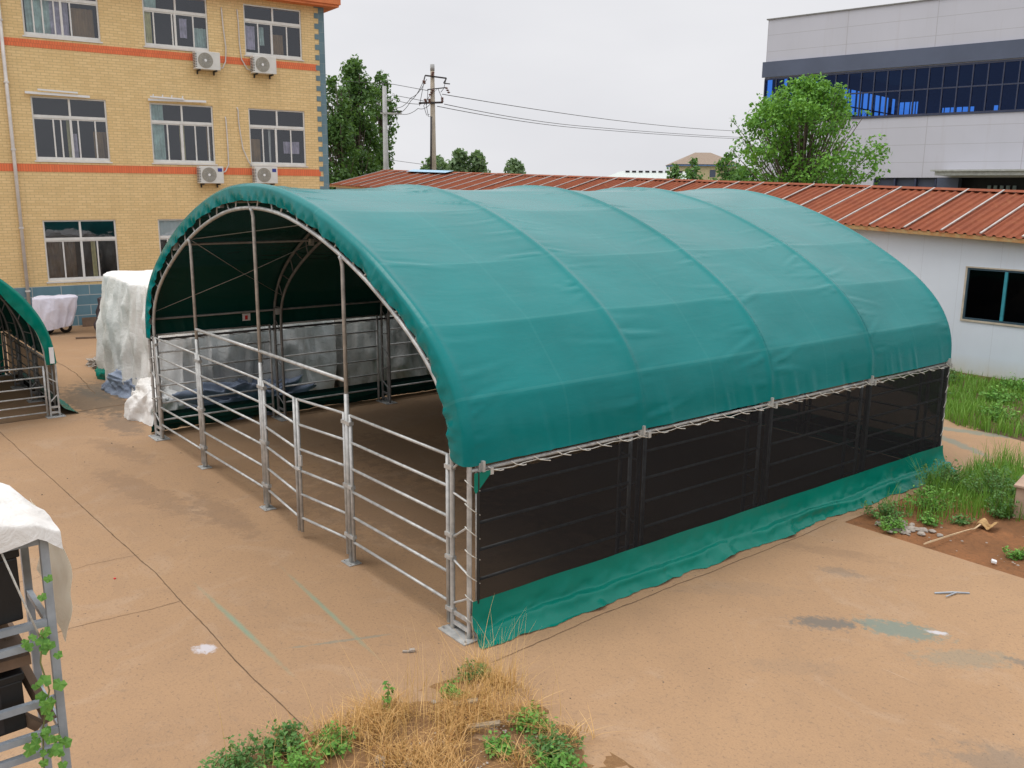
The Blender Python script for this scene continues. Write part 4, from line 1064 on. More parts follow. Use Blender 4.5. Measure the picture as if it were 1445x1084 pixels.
m = MB(); m.v = [(-6.4, -3.3, 6.0), (6.4, -3.3, 6.0), (6.4, 0, 7.1), (-3.5, 0, 7.1), (6.4, 3.3, 6.0), (-6.4, 3.3, 6.0)]; m.f = [(0, 1, 2, 3), (3, 2, 4, 5), (0, 3, 5), (1, 4, 2)]
m.build('roof', simple('pale_roof', (.52, .56, .52)), sh)
m = MB()
for k in range(10): m.box(-2.9+k*.9, -.6, 6.98, -2.35+k*.9, -.3, 7.18)
m.build('roof_vent', 'black', sh)
for (px, w_, h_, d, lab) in [(700, 16, 8.6, 260, 'far cream block low on the skyline between the trees'), (752, 18, 8.4, 280, 'far cream block low on the skyline right of the lone tree'), (582, 22, 8.6, 250, 'far pale block low on the skyline left of the concrete pole')]:
    b_ = far(px, 250, d); b_.z = 0; o = empty('distant_block', b_, R(51), lab, 'building', 'far blocks on the skyline')
    MB().box(-w_/2, -4, 0, w_/2, 4, h_).build('wall', simple('far_cream_wall', (.56, .50, .42), .8), o)
    m = MB()
    for k in range(int(w_/1.6)): m.box(-w_/2+.5+k*1.6, -4.06, h_-1.5, -w_/2+1.4+k*1.6, -3.99, h_-.6)
    m.build('window_row', 'navy', o)
    MB().box(-w_/2-.3, -4.3, h_+.003, w_/2+.3, 4.3, h_+.25).build('roof', simple('far_roof', (.42, .36, .33)), o)

# ------------------------------------------------------------------ power poles and lines
M['pole'] = simple('concrete_pole', (.40, .34, .26), .85, 0, .25, 2); M['pole_grey'] = simple('grey_concrete_pole', (.42, .42, .41), .85, 0, .2, 2)
DPOLE = 58
pb = far(612, 300, DPOLE); zt = far(613, 94, DPOLE).z
rt, dp = basis(pb); mpp = (far(622, 200, DPOLE)-far(612, 200, DPOLE)).length/10
pole = empty('power_pole', (pb.x, pb.y, 0), 0, 'tall brown concrete power pole with three crossarms behind the red roof', 'power pole', 'power poles')
MB().tube([(0, 0, 0), (0, 0, zt*.5), (0, 0, zt)], [.24, .19, .12], 12).build('post', 'pole', pole, smooth=True)
MB().tube([(0, 0, zt-.25), (0, 0, zt+.12)], .135, 10).build('cap', 'pole_grey', pole, smooth=True)
def PP(px, py, dd=0.0, D=DPOLE):
    q = far(px, py, D); return (q-Vector((pb.x, pb.y, 0)))+dp*dd
def arm(p, q, w_=.07, nm='crossarm', mat='iron'):
    return MB().beam(p, q, w_, w_*1.2).build(nm, mat, pole)
arm(PP(600, 107, -.15), PP(630, 111, -.15)); arm(PP(603, 127, -.15), PP(630, 124, -.15), .05); arm(PP(591, 146, -.16), PP(625, 145, -.16), .09)
arm(PP(600, 107, -.16), PP(598, 115, -.16), .06, 'strut'); arm(PP(630, 111, -.16), PP(626, 118, -.16), .06, 'strut'); arm(PP(626, 118, -.16), PP(635, 119, -.16), .05, 'strut')
for a, b in (((607, 134), (611, 128)), ((630, 125), (633, 131)), ((601, 145), (600, 141)), ((606, 145), (606, 141)), ((624, 144), (624, 139)), ((611, 103), (610, 107)), ((598, 115), (599, 118))):
    m = MB(); p_, q_ = PP(*a, -.2), PP(*b, -.2)
    for k in range(3):
        c_ = p_.lerp(q_, k/2); m.tube([tuple(c_+Vector((0, 0, -.05))), tuple(c_), tuple(c_+Vector((0, 0, .05)))], [.04, .11, .04], 8)
    m.build('insulator', simple('brown_porcelain', (.16, .07, .05), .3), pole, smooth=True)
MB().tube([tuple(PP(608.5, 165, -.35)), tuple(PP(608, 260, -.35))], .06, 8).build('conduit', 'iron', pole, smooth=True)
def wire(label, pts, r=.02, grp='overhead wires', sag=.0):
    P = [Vector(p) for p in pts]
    out = []
    for a, b in zip(P[:-1], P[1:]):
        for i in range(12):
            t = i/12; q = a.lerp(b, t); q.z -= sag*4*t*(1-t); out.append(tuple(q))
    out.append(tuple(P[-1]))
    o = MB().tube(out, r, 5).build('power_line', 'iron', None, smooth=True); tag(o, label, 'power line', grp); return o
loop = MB()
for a, b, s in (((600, 108), (592, 150), .0), ((611, 128), (598, 150), .0), ((598, 150), (606, 162), .3), ((630, 111), (622, 131), .2), ((624, 140), (612, 131), -.4), ((604, 128), (600, 145), .5), ((608, 165), (601, 146), .4)):
    p_, q_ = PP(*a, -.25), PP(*b, -.3); mid = (p_+q_)/2-Vector((0, 0, s)); loop.tube([tuple(p_), tuple(mid), tuple(q_)], .018, 5)
loop.build('jumper_wire', 'iron', pole, smooth=True)
# second, greyer pole
D2 = 64; p2 = far(546, 300, D2); z2 = far(549, 122, D2).z
pol2 = empty('power_pole', (p2.x, p2.y, 0), 0, 'grey concrete pole with one low crossarm in front of the poplars', 'power pole', 'power poles')
MB().tube([(0, 0, 0), (0, 0, z2*.5), (0, 0, z2)], [.22, .19, .14], 12).build('post', 'pole_grey', pol2, smooth=True)
def P2(px, py, dd=-.2): return (far(px, py, D2)-Vector((p2.x, p2.y, 0)))+dp*dd
for a, b in (((537, 160), (567, 161)), ((547, 142), (553, 142))): MB().beam(P2(*a), P2(*b), .09, .11).build('crossarm', 'galv', pol2)
m = MB()
for px in (539, 555, 561, 566): c_ = P2(px, 159); m.tube([tuple(c_), tuple(c_+Vector((0, 0, .12)))], [.08, .04], 8)
m.build('insulator', 'iron', pol2, smooth=True)
def WP(px, py, D): return far(px, py, D)
wire('upper thin wire running right from the brown pole to the elm', [WP(624, 133, 58), WP(1100, 186, 120)], .022, sag=.6)
wire('middle thin wire running right from the brown pole to the elm', [WP(627, 147, 58), WP(820, 178, 85), WP(1100, 196, 120)], .022, sag=.15)
wire('lowest thin wire running right from the brown pole to the elm', [WP(617, 150, 58), WP(820, 181, 85), WP(1100, 198, 120)], .022, sag=.15)
wire('top wire between the grey pole and the brown pole', [WP(460, 113, 70), WP(555, 119, 64), WP(604, 128, 58)], .018)
wire('middle wire between the grey pole and the brown pole', [WP(553, 134, 64), WP(575, 138, 61), WP(600, 143, 58)], .018)
wire('lower wire between the grey pole and the brown pole', [WP(553, 139, 64), WP(594, 147, 58)], .018, sag=.1)
wire('steep wire from the grey pole crossarm to the top crossarm', [WP(560, 160, 64), WP(580, 142, 61), WP(600, 108, 58)], .018, sag=.2)
wire('steep slack wire just below the steep upper one', [WP(558, 152, 64), WP(580, 138, 61), WP(602, 112, 58)], .018, sag=.2)
wire('slack wire sagging from the grey pole crossarm to the lowest crossarm', [WP(566, 161, 64), WP(590, 153, 61), WP(608, 146, 58)], .018, sag=.15)
wire('low faint wire above the red roof behind the brown pole', [WP(552, 226, 64), WP(604, 233, 62), WP(612, 233, 60)], .014)

# ------------------------------------------------------------------ draped things
def drape(name, c, sx, sy, h, mat, label, cat, p=4.0, amp=.12, seed=0.0, group=None, rz=0.0, top=.12, foot=.1, nu=120, nv=50, parent=None, taper=0.0):
    """cloth over a boxy load: superellipse plan, folds running down the sides, uneven foot"""
    def f(a, b):
        g = a*2*math.pi; cg, sg_ = math.cos(g), math.sin(g)
        r0 = (abs(cg)**p+abs(sg_)**p)**(-1/p)
        if b < .62:
            t = b/.62; z = h*(t**.95); rr = 1+foot*(1-t)**2-top*.3*t*t-taper*(1-t)+.03*math.sin(t*3.1)
        else:
            t = (b-.62)/.38; z = h*(1+.06*(math.sin(t*3.1)*.3)); rr = (1-top*.3)*(1-t)**.75
            z = h*(1+.03*t)
        ar = sx*r0*cg*1.2; br = sy*r0*sg_*1.2
        fold = amp*(.45+.75*min(1, (1-b)*1.6))*(nz(ar+seed, br, z*.25)+.7*(.5-2.2*abs(nz(ar*2.2+seed, br*2.2, z*.5)))+.45*(.5-2.2*abs(nz(ar*5, br*5+seed, z*.9))))
        if b > .62: fold *= (1-t)**.5; z += .05*nz(cg*rr*3+seed, sg_*rr*3, 5)*h*.6
        else: z += .02*nz(cg*9, sg_*9, seed)
        x = (sx*r0*cg*rr)+cg*fold*1.2; y = (sy*r0*sg_*rr)+sg_*fold*1.2
        x += .03*nz(x*2+seed, y*2, z*2); y += .03*nz(y*2, x*2+seed, z*2)
        return (x, y, max(z, .004))
    m = MB().grid(f, nu, nv); o = m.build(name, mat, parent, smooth=True); o.location = c; o.rotation_euler = (0, 0, rz)
    if cat: tag(o, label, cat, group)
    return o
def crumple(name, c, sx, sy, h, mat, label, cat, seed=0.0, amp=.3, group=None, rz=0.0, nu=90, nv=40):
    def f(a, b):
        g = a*2*math.pi; ph = b*math.pi/2
        cc, ss_2 = math.cos(g)*math.cos(ph), math.sin(g)*math.cos(ph)
        q = 1+amp*(1.3*nz(cc*1.6+seed, ss_2*1.6, b*1.5)+.9*(.5-abs(nz(cc*2.3+seed, ss_2*2.3, b*2.1+seed))*2.4)+.35*(.5-abs(nz(cc*5.5, ss_2*5.5+seed, b*4))*2.4))
        rr = math.cos(ph)**.7
        return (sx*math.cos(g)*rr*q, sy*math.sin(g)*rr*q, max(.004, h*math.sin(ph)*(q*.6+.4)))
    o = MB().grid(f, nu, nv).build(name, mat, None, smooth=True); o.location = c; o.rotation_euler = (0, 0, rz); tag(o, label, cat, group); return o
drape('tarp_covered_stack', (-13.62, 2.55, 0), 2.72, 1.85, 2.52, 'tarp', 'tall white tarpaulin draped over a stack beside the front left leg of the big shelter', 'covered stack', p=7, amp=.15, seed=2.3, nu=260, nv=90, foot=.02)
drape('tarp_covered_stack', (-12.95, 6.75, 0), 2.1, 1.95, 2.25, 'tarp_shaded', 'shade-toned grey tarpaulin stack seen through the back half of the shelter side', 'covered stack', p=6, amp=.16, seed=7.7, nu=220, nv=80, foot=.02)
crumple('tarp_bundle', (-11.45, .45, 0), .85, .45, .70, 'tarp', 'crumpled white tarpaulin heap at the foot of the covered stack beside the shelter leg', 'tarp bundle', 1.2, .22)
crumple('cloth_bundle', (-13.9, .75, 0), .75, .38, .50, 'cloth_blue', 'crumpled blue grey cloth lying before the white covered stack', 'cloth bundle', 5.1, .3, rz=.3)
m = crumple('tarp_bundle', (-15.9, 1.0, 0), .62, .40, .55, 'green_plain', 'folded green tarpaulin at the left foot of the white covered stack', 'tarp bundle', 8.7, .22)
crumple('rubble_pile', (-17.6, 1.0, 0), .50, .22, .18, 'stone', 'low pile of pale rubble left of the folded green tarpaulin', 'rubble', 3.3, .6)
crumple('cloth_bundle', (-10.55, 2.2, 0), .42, 1.3, .62, 'cloth_blue', 'blue cloths heaped along the inside foot of the covered stack seen through the fence', 'cloth bundle', 6.6, .5)
# covered motorcycle by the wall
mc = empty('covered_motorcycle', (-24.0, 1.45, 0), R(80), 'pale cloth cover over a parked motorcycle against the blue grey plinth', 'motorcycle')
drape('cover_cloth', (0, 0, .08), (.62), .36, 1.08, 'cloth_lilac', None, None, p=5, amp=.09, seed=4, parent=mc, foot=-.02, taper=.24, nu=90, nv=40)
cc_ = [o for o in bpy.data.objects if o.name.startswith('cover_cloth')][0]
for v_ in cc_.data.vertices:
    q_ = max(0, 1-v_.co.z/1.12); v_.co.z += .20*q_*(v_.co.x/.62+1)/2; v_.co.x += .10*(v_.co.z/1.1-.5)
for x in (-.30, .32):
    m = MB().lathe([(.09, -.05), (.17, -.05), (.18, 0), (.17, .05), (.09, .05)], (x*.8, .05, .18), 24, 'y'); m.build('wheel', 'black', mc, smooth=True)
MB().beam((-.1, .1, .3), (-.2, .32, .01), .03, .03).build('kickstand', 'iron', mc)
drape('junk_pile', (-23.3, 2.95, 0), .42, .45, 1.1, 'cloth_dark', 'dark bundled sheets piled against the wall between the motorcycle and the white stack', 'junk pile', p=2.4, amp=.30, seed=11, nu=90, nv=40)
o = MB().box(-.45, -.02, 0, .45, .02, .30).build('wall_board', 'wood_brown'); o.location = (-25.0, 2.9, 0); o.rotation_euler = (R(-8), 0, R(86)); tag(o, 'small brown board leaning on the plinth beside the dark pile', 'board')
o = MB().box(-.75, -.05, .004, .75, .05, .05).build('plank', 'wood_brown'); o.location = (-22.3, 2.35, 0); o.rotation_euler = (0, 0, R(70)); tag(o, 'thin dark plank lying on the concrete near the dark bundled sheets', 'plank', 'planks lying about')

# ------------------------------------------------------------------ rack in the left foreground
rk = empty('steel_rack', (1.6, -4.12, 0), 0, 'grey steel frame rack in the left foreground under a white tarpaulin', 'rack')
for (x, y, h) in ((0, 0, 2.64), (-.62, 0, 2.64), (0, -2.6, 2.64), (-.62, -2.6, 2.64), (-.62, -.85, 1.95)):
    MB().box(x-.022, y-.022, 0, x+.022, y+.022, h).build('post', 'grey_steel', rk)
for z in (2.60, 2.105, 1.985, 1.62, 1.425, 1.31, .5):
    MB().box(-.018, -2.6, z-.02, .018, -.024, z+.02).build('crossbar', 'grey_steel', rk)
for z in (2.60, 2.06, 1.40): MB().box(-.60, -.016, z-.018, -.024, .016, z+.018).build('side_bar', 'grey_steel', rk)
MB().beam((-.05, -.05, 1.46), (-.58, -.30, 2.30), .05, .06).build('wooden_brace', 'wood_brown', rk)
MB().beam((-.10, -.10, 1.42), (-.35, -.75, 2.0), .04, .06).build('wooden_brace', 'wood_brown', rk)
MB().box(-.6, -1.2, 1.86, -.03, -.12, 1.92).build('shelf', 'wood_brown', rk)
def crate(name, c, sx, sy, sz, label):
    r = empty(name, c, R(4), label, 'crate', 'black crates on the rack')
    MB().box(-sx, -sy, 0, sx, sy, sz*.86).build('body', 'black', r, bevel=.01)
    MB().box(-sx-.012, -sy-.012, sz*.86+.002, sx+.012, sy+.012, sz).build('lid', 'black', r, bevel=.008)
    m = MB()
    for y in (-.5, .0, .5): m.box(sx-.001, sy*y-.03, .02, sx+.008, sy*y+.03, sz*.8)
    m.build('rib', 'iron', r)
crate('black_crate', (1.36, -4.62, 2.125), .20, .36, .44, 'large black crate on the upper shelf of the steel rack')
crate('black_crate', (1.36, -4.60, 1.445), .18, .30, .36, 'smaller black crate on the lower bars of the steel rack')
# tarpaulin over the rack
def rt_(a, b):
    x = .98+.80*b; y = -4.04-2.4*a
    z = 2.69+.16*a*2+.12*(1-b)*min(1, a*6)+.05*nz(x*3, y*2.2)+.04*math.sin(math.pi*b)+.02*nz(x*8, y*8)
    if b > .86: q = (b-.86)/.14; z -= q*(.115+.05*math.cos((y+4.12)*7)*-1+.03*nz(y*4)); x -= q*.09
    if a < .05: z -= (.05-a)/.05*.06
    return (x, y, z)
m = MB().grid(rt_, 60, 60)
o = m.build('rack_tarpaulin', 'tarp', None, smooth=True); tag(o, 'white tarpaulin sheet draped over the top of the grey steel rack', 'tarpaulin')
def rs_(a, b):
    x = .98+.68*a; z = 2.66-.72*b*(1-.35*(1-a)); y = -4.06+.055*math.sin(math.pi*b)*(.6+.6*a)+.02*nz(x*6, z*6)
    if a > .8: x -= .08*b*(a-.8)/.2
    return (x, y, z)
MB().grid(rs_, 30, 30).build('side_flap', 'tarp_in', o, smooth=True)
o = MB().tube([(1.66, -4.34, 2.60), (1.66, -4.25, 2.25), (1.64, -4.17, 1.95)], .006, 6).build('tie_rope', 'rope', None, smooth=True); tag(o, 'thin pale rope stretched down from the rack tarpaulin', 'rope')
# vine climbing the rack
vine = empty('climbing_vine', (1.64, -4.15, 0), 0, 'green lobed vine climbing the corner post of the steel rack', 'vine')
rv = random.Random(5)
pts = [(.0, -.02, 0), (.02, -.06, .5), (.03, -.10, 1.0), (.03, -.10, 1.3), (.02, -.08, 1.5), (.03, -.03, 1.72), (.03, -.06, 1.9), (.03, -.03, 2.10)]
MB().tube(pts, .005, 5).build('stem', 'stem', vine, smooth=True)
def lobed(m, c, s, nrm, rot):
    nrm = Vector(nrm).normalized(); a = nrm.orthogonal().normalized(); a.rotate(Matrix.Rotation(rot, 3, nrm)); b = nrm.cross(a); o = len(m.v); c = Vector(c)
    m.v.append(tuple(c+nrm*s*.08)); K = 15
    for k in range(K):
        g = 2*math.pi*k/K; r_ = s*(.62+.38*abs(math.cos(g*2.5)))*(1 if k else .35)
        m.v.append(tuple(c+a*r_*math.cos(g)+b*r_*math.sin(g)-nrm*s*.12*abs(math.sin(g*2.5))))
    for k in range(K): m.f.append((o, o+1+k, o+1+(k+1) % K)); m.tone.append(rv.uniform(.2, .9))
for i in range(40):
    t = rv.random(); z = .9+1.22*t
    lf = MB(); lf.tone = []
    lobed(lf, (.04+rv.uniform(-.02, .05), -.07+rv.gauss(0, .045)+.03*(z > 1.95), z), rv.uniform(.022, .045), (1, rv.uniform(-.5, .5), rv.uniform(.2, 1.0)), rv.random()*6.28)
    lf.build('leaf', 'leaf_weed', vine)
for (y, z) in ((.0, 2.0), (.03, 1.93), (-.02, 2.3), (.02, 2.4)):
    lf = MB(); lf.tone = []; lobed(lf, (.05, y, z), .028, (1, 0, .6), 1.0); lf.build('leaf', 'leaf_weed', vine)

# ------------------------------------------------------------------ soil beds, grass, weeds, litter
def bed(name, inside, x0, x1, y0, y1, mat, h=.05, res=.07, zb=.0):
    nx, ny = int((x1-x0)/res), int((y1-y0)/res); m = MB()
    for i in range(nx+1):
        for j in range(ny+1):
            x, y = x0+(x1-x0)*i/nx, y0+(y1-y0)*j/ny; d = inside(x, y)
            z = zb+max(-.02, min(d*.5, 1)*h*.4+h*(.5*nz(x*1.3, y*1.3, 1)+.35*nz(x*4, y*4, 2)+.2*nz(x*11, y*11, 3))*min(1, max(0, d*6)) if d > 0 else d*.3)
            m.v.append((x, y, z))
    for i in range(nx):
        for j in range(ny):
            o = i*(ny+1)+j
            m.f.append((o, o+ny+1, o+ny+2, o+1))
    return struct(name, m, mat, smooth=True)
inA = lambda x, y: min(x-.50+.06*nz(x*2, y*2), -.16-y+.05*nz(x*2.3, y*2, 4))
M['litter'] = soil('straw_littered_soil', (.27, .15, .07), (.15, .085, .045), (.36, .22, .10))
bed('soil_bed', inA, .30, 6.5, -6.5, .0, 'litter', .08)
inB = lambda x, y: min(x-.46+.06*nz(y*2), y-6.33+.30*nz(x*.9, 3)+.08*nz(x*5, 3)-.10*max(0, x-1.5)*0, 10.9-y+.1*nz(x*2, 7))
bed('earth_bank', inB, .30, 9.5, 6.05, 11.1, 'soil', .10)
inC = lambda x, y: min((y-12.9)+.5*nz(x*.8, 2)+max(0, -x-1.2)*-.9, 17.99-y)
bed('grass_verge', inC, -6.5, 9.5, 12.2, 17.99, 'soil_dark', .08, .12)
def blades(name, n, sample, h, mat, label, width=.006, lean=.25, seed=1, segs=3, cat='grass', clumpy=True, kind='stuff', tone=(.5, .25)):
    rng = random.Random(seed); m = MB(); m.tone = []
    k = 0
    while k < n:
        p = sample(rng)
        if p is None: continue
        x, y, z, hs_ = p; hh = h*hs_*rng.uniform(.45, 1.25); g = rng.random()*6.28; le = rng.gauss(lean, lean*.6)
        dx, dy = math.cos(g), math.sin(g); sx, sy = -dy, dx; ww = width*rng.uniform(.6, 1.4); o = len(m.v); t_ = min(1, max(0, rng.gauss(*tone)))
        for s in range(segs+1):
            t = s/segs; off = le*hh*t*t; w2 = ww*(1-t*.85)
            m.v += [(x+dx*off+sx*w2, y+dy*off+sy*w2, z+hh*t*(1-.12*le*t)), (x+dx*off-sx*w2, y+dy*off-sy*w2, z+hh*t*(1-.12*le*t))]
            if s: q = o+2*s; m.f.append((q-2, q-1, q+1, q)); m.tone.append(t_)
        k += 1
    o = m.build(name, mat); tag(o, label, cat, None, kind); return o
def sB(rng):
    x, y = rng.uniform(-6, 6), rng.uniform(12.4, 17.95); d = inC(x, y)
    if d < 0 or nz(x*.7, y*.7, 9)+.42 < rng.random()*.8: return None
    return (x, y, 0, .7+.9*max(0, nz(x*.5, y*.5, 2)+.3))
blades('verge_grass', 17000, sB, .26, 'grass_green', 'rough bright green grass along the foot of the white panel wall', .011, .3, 2, 2)
def sC(rng):
    x, y = rng.uniform(.5, 6.5), rng.uniform(7.0, 10.9)
    if inB(x, y) < .02: return None
    k = nz(x*.9, y*.9, 5)+.25+.35*(y > 8.2)
    if x > 1.6 and y < 8.0: k -= .5
    if k < rng.random(): return None
    return (x, y, .03, .5+1.0*max(0, nz(x, y, 3)+.4))
blades('bank_grass', 12000, sC, .34, 'grass_green', 'tall feathery green grass on the earth bank beside the far end of the green skirt', .007, .35, 3, 3, tone=(.35, .25))
def sD(rng):
    x, y = .52+rng.random()**1.1*1.9, -.2-rng.random()**1.2*2.5
    if inA(x, y) < .0: return None
    k = .50+nz(x*2.2, y*2.2, 6)*1.7-max(0, (-y-2.2))*.6-max(0, x-1.6)*1.1
    if k < rng.random(): return None
    return (x, y, .03, 1)
blades('dry_grass', 4400, sD, .15, 'grass_dry', 'tangled straw coloured dry grass on the foreground soil bed', .0035, 1.2, 4, 5, tone=(.45, .3))
def sE(rng):
    x, y = (.95+rng.gauss(0, .32), -.45+rng.gauss(0, .3)) if rng.random() < .45 else (1.0+rng.gauss(0, .35), -1.3+rng.gauss(0, .6))
    if inA(x, y) < .0: return None
    return (x, y, .03, 1)
blades('dry_stalks', 330, sE, .62, 'grass_dry', 'long thin dry stalks rising above the dry grass bed', .0022, .35, 5, 6, tone=(.7, .2))

def weed(name, c, r_, h, n, leaf, mat, label, seed, group, cat='weed', lobes=False):
    rng = random.Random(seed); o = empty(name, (c[0], c[1], c[2] if len(c) > 2 else 0), 0, label, cat, group)
    st = MB(); lf = MB(); lf.tone = []
    for k in range(n):
        g = rng.random()*6.28; rr = r_*rng.random()**.5; hh = h*rng.uniform(.4, 1.1)*(1-.5*(rr/r_)**2); b = (rr*.35*math.cos(g), rr*.35*math.sin(g), 0); t = (rr*math.cos(g), rr*math.sin(g), hh)
        mid = ((b[0]*.6+t[0]*.4), (b[1]*.6+t[1]*.4), hh*.55); st.tube([b, mid, t], [.004, .003, .0015], 4)
        for q in range(int(5+hh*10)):
            u = rng.uniform(.15, 1.05); p = Vector(mid).lerp(Vector(t), (u-.5)*2) if u > .5 else Vector(b).lerp(Vector(mid), u*2)
            leaves(lf, rng, tuple(p), leaf*1.3, 2, leaf, 1, .9)
    st.build('stem', 'stem', o); lf.build('foliage', mat, o); return o
G1 = 'green weeds on the foreground soil bed'
specs = [(.70, -2.75, .22, .40, 34, 'leaf_weed2', 'dark leafy weed at the bottom edge left of the dry grass'), (.62, -2.35, .20, .34, 34, 'leaf_weed2', 'bushy dark weed beside the slab joint end'),
         (1.05, -2.45, .22, .38, 36, 'leaf_weed', 'light green weed at the bottom edge, nearest the joint'), (.85, -2.0, .15, .28, 22, 'leaf_weed', 'small light weed touching the dry grass on its left'),
         (.95, -3.05, .25, .45, 30, 'leaf_weed2', 'dark weed cut by the bottom edge of the photo'),
         (1.62, -.50, .17, .22, 26, 'leaf_weed', 'low green weed on the right flank of the soil bed'), (2.02, -.62, .20, .24, 36, 'leaf_weed2', 'spreading green weed near the right tip of the soil bed'),
         (2.30, -.80, .18, .26, 30, 'leaf_weed', 'bright weed at the right tip of the soil bed'), (1.75, -.95, .13, .18, 16, 'leaf_weed', 'little weed beside the bare brown patch'),
         (.66, -.42, .12, .22, 14, 'leaf_weed2', 'small weed at the far tip of the dry grass'), (.82, -.75, .12, .18, 12, 'leaf_weed', 'sprig of green inside the dry grass near its far tip')]
for i, (x, y, r_, h, n_, mt, lab) in enumerate(specs): weed('leafy_weed', (x, y, .02), r_*1.3, h*.66, int(n_*1.7), .042, mt, lab, 40+i, G1)
weed('tall_weed', (.72, -1.42, .02), .04, .62, 3, .05, 'leaf_weed', 'single upright leafy stem rising left of the dry grass', 60, G1)
G2 = 'weeds on the earth bank'
specs = [(.75, 6.75, .35, .30, 40, 'leaf_weed2', 'dark broad leaved weed against the foot of the green skirt'), (.95, 7.6, .35, .50, 50, 'leaf_weed', 'bright leafy weed standing beside the green skirt'),
         (.62, 8.6, .35, .75, 60, 'leaf_weed2', 'tall feathery weed at the far corner of the shelter'), (1.35, 8.9, .5, .7, 70, 'leaf_weed2', 'wide feathery weed in the middle of the bank'), (1.75, 8.2, .28, .5, 44, 'leaf_weed2', 'dense green weed left of the brick planter'),
         (1.0, 6.45, .22, .2, 26, 'leaf_weed', 'low weed beside the pale rubble'), (2.55, 6.75, .16, .15, 20, 'leaf_weed', 'small green tuft on the bare red soil at the right edge'), (2.9, 6.95, .14, .12, 16, 'leaf_weed', 'tiny tuft at the right edge of the red soil'),
         (1.25, 7.05, .15, .2, 18, 'leaf_weed', 'light weed between the rubble and the bank grass'), (1.55, 7.35, .15, .18, 18, 'leaf_weed2', 'small weed in front of the dense green weed')]
for i, (x, y, r_, h, n_, mt, lab) in enumerate(specs): weed('leafy_weed', (x, y, .03), r_*1.1, h*.72, int(n_*1.2), .045, mt, lab, 80+i, G2)

G3 = 'weeds in the grass verge'
rg3 = random.Random(77)
for i, (x, y, lab) in enumerate([(-2.6, 14.6, 'leafy weed in the grass just past the far shelter corner'), (-1.6, 15.6, 'leafy weed in the middle of the grass verge under the teal window'), (-3.4, 16.8, 'weed against the foot of the white panel wall behind the shelter'),
        (-.9, 14.0, 'broad weed at the front edge of the grass verge'), (.1, 15.0, 'weed in the grass verge near the right edge of the photo'), (-1.9, 17.2, 'weed at the wall foot below the teal framed window')]):
    weed('leafy_weed', (x, y, .02), .4, .38, 40, .07, 'leaf_weed' if i % 2 else 'leaf_weed2', lab, 120+i, G3)
def rock(m, c, s, rng):
    o = len(m.v); K = 7
    for j, (zz, rr) in enumerate(((0, .9), (.35, 1), (.7, .75), (.9, .3))):
        for k in range(K):
            g = 2*math.pi*k/K; q = rng.uniform(.8, 1.2)*rr*s; m.v.append((c[0]+q*math.cos(g), c[1]+q*.8*math.sin(g), c[2]+zz*s*.7*rng.uniform(.9, 1.1)))
    for j in range(3):
        for k in range(K): k2 = (k+1) % K; m.f.append((o+j*K+k, o+j*K+k2, o+(j+1)*K+k2, o+(j+1)*K+k))
    m.f.append(tuple(o+3*K+k for k in range(K)))
rr_ = random.Random(9); m = MB()
for k in range(50): rock(m, (1.15+rr_.gauss(0, .16), 6.62+rr_.gauss(0, .17), .01), rr_.uniform(.02, .07), rr_)
o = m.build('rubble', 'stone'); tag(o, 'small heap of pale broken rubble on the soil by the weeds', 'rubble', None, 'stuff')
m = MB(); 
for k in range(90):
    x, y = rr_.uniform(.6, 6), rr_.uniform(6.3, 8.2)
    rock(m, (x, y, .02+.02*rr_.random()), rr_.uniform(.006, .02), rr_)
for k in range(200):
    x, y = rr_.uniform(1.2, 2.6), rr_.uniform(-1.9, -.5)
    if inA(x, y) > .02: rock(m, (x, y, .03), rr_.uniform(.005, .016), rr_)
o = m.build('pebbles', 'stone'); tag(o, 'scattered small pebbles on the bare soil', 'pebbles', None, 'stuff')
a = gnd(1305, 768, .05); b = gnd(1384, 745, .05)
m = MB().grid(lambda u, v: (a.x+(b.x-a.x)*u+.03*math.sin(u*3), a.y+(b.y-a.y)*u+(v-.5)*.08, .07+.03*math.sin(u*3)+.05*max(0, u-.85)/.15), 16, 2)
o = m.build('plank', 'wood_pale'); md = o.modifiers.new('s', 'SOLIDIFY'); md.thickness = .018; tag(o, 'long pale bent strip of wood lying on the red soil', 'plank', 'planks lying about')
b2 = gnd(1384, 748)
m = MB().grid(lambda u, v: (b2.x-.05+.22*u, b2.y-.1+.22*v, .05+.09*abs(math.sin(u*4+v))+.03*nz(u*3, v*3)), 8, 8)
o = m.build('cardboard_scrap', 'cardboard'); md = o.modifiers.new('s', 'SOLIDIFY'); md.thickness = .008; tag(o, 'crumpled orange brown cardboard scrap at the end of the pale strip', 'cardboard')
q = gnd(1402, 793, .03); o = MB().box(-.03, -.03, 0, .03, .03, .035).build('white_fragment', 'label', bevel=.005); o.location = (q.x, q.y, .02); o.rotation_euler = (0, .2, .5); tag(o, 'small white fragment on the edge of the red soil', 'fragment')
p0, p1 = gnd(1319, 837, .01), gnd(1368, 837, .01)
m = MB().beam(p0, (p0+p1)/2+Vector((0, 0, .01)), .022, .012).beam((p0+p1)/2+Vector((0, 0, .012)), p1, .018, .012).beam(gnd(1335, 842, .02), gnd(1350, 836, .02), .012, .01)
o = m.build('metal_scrap', 'grey_steel'); tag(o, 'thin bent grey metal offcut on the concrete right of the shelter', 'scrap')
q = gnd(573, 921); m = MB().obox((0, 0, .012), (.035, 0, 0), (0, .012, 0), (0, 0, .008)).obox((.06, .015, .018), (.025, .008, 0), (-.006, .02, 0), (0, 0, .012)); o = m.build('scrap_piece', 'stone'); o.location = q; o.rotation_euler = (0, 0, .9); tag(o, 'small pale and dark scrap on the concrete in front of the shelter corner', 'scrap')
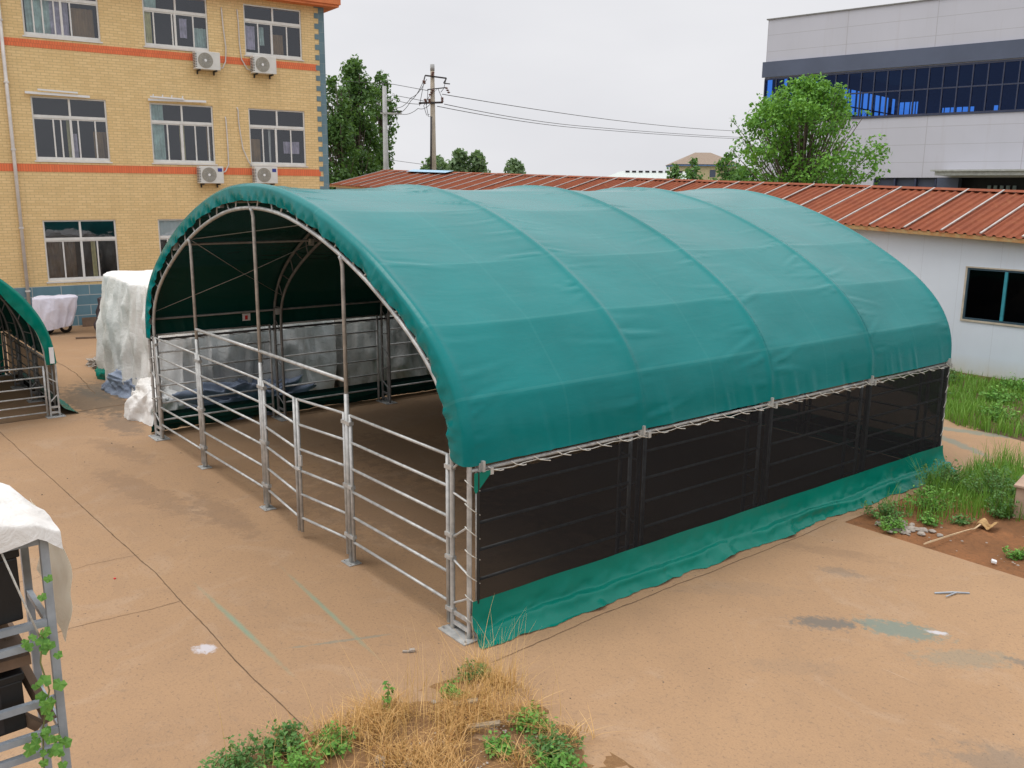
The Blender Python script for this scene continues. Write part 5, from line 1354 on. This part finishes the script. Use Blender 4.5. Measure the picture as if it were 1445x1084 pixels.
q = gnd(139, 830); o = MB().obox((0, 0, .006), (.012, 0, 0), (0, .012, 0), (0, 0, .006)).build('red_speck', 'red'); o.location = gnd(162, 817); tag(o, 'tiny red bottle cap on the concrete near the steel rack', 'bottle cap')
for (px, py, s, lab) in ((488, 1030, .05, 'pale stone at the left edge of the dry grass'), (537, 1072, .06, 'pale stone by the bottom edge under the dry grass'), (575, 1078, .05, 'pale wood chip shaped stone at the bottom edge'), (612, 990, .03, 'small stone along the edge of the soil bed')):
    m = MB(); rock(m, (0, 0, 0), s, rr_); o = m.build('loose_stone', 'stone'); q = gnd(px, py, .03); o.location = (q.x, q.y, .02); tag(o, lab, 'stone', 'loose pale stones')
# rotten boards half buried in the dry grass
o = MB().beam((1.32, -.98, .05), (1.52, -.78, .11), .06, .02).build('board', 'wood'); tag(o, 'grey weathered board sticking out of the dry grass', 'board', 'old boards in the dry grass')
o = MB().beam((.98, -.90, .07), (1.12, -.72, .11), .06, .02).build('board', 'wood'); tag(o, 'short board end at the back of the dry grass', 'board', 'old boards in the dry grass')
m = MB(); rg = random.Random(31)
for k in range(420):
    x, y = rg.uniform(-12, 8), rg.uniform(-6, 6)
    if -10 < x < .2 and y > 0: continue
    if rg.random() > .35+nz(x*.5, y*.5)*1.2: continue
    rock(m, (x, y, 0), rg.uniform(.003, .010)*(1.6 if x < -4 else 1), rg)
o = m.build('grit', simple('dark_grit', (.12, .09, .07), .9, 0, .4)); tag(o, 'loose dark grit scattered over the concrete yard', 'grit', None, 'stuff')
# brick planter at the right edge
pl = empty('brick_planter', (2.40, 8.62, 0), R(12), 'weathered pinkish brick planter box at the right edge of the photo', 'planter')
MB().box(-.6, -.35, 0, .6, -.27, .50).box(-.6, .27, 0, .6, .35, .50).box(-.6, -.27, 0, -.52, .27, .50).box(.52, -.27, 0, .6, .27, .50).build('wall', 'planter', pl, bevel=.01)
MB().box(-.63, -.38, .502, .63, -.24, .54).box(-.63, .24, .502, .63, .38, .54).box(-.63, -.24, .502, -.49, .24, .54).box(.49, -.24, .502, .63, .24, .54).build('rim', 'planter', pl, bevel=.008)
MB().box(-.515, -.265, .05, .515, .265, .42).build('soil_fill', 'soil_dark', pl)
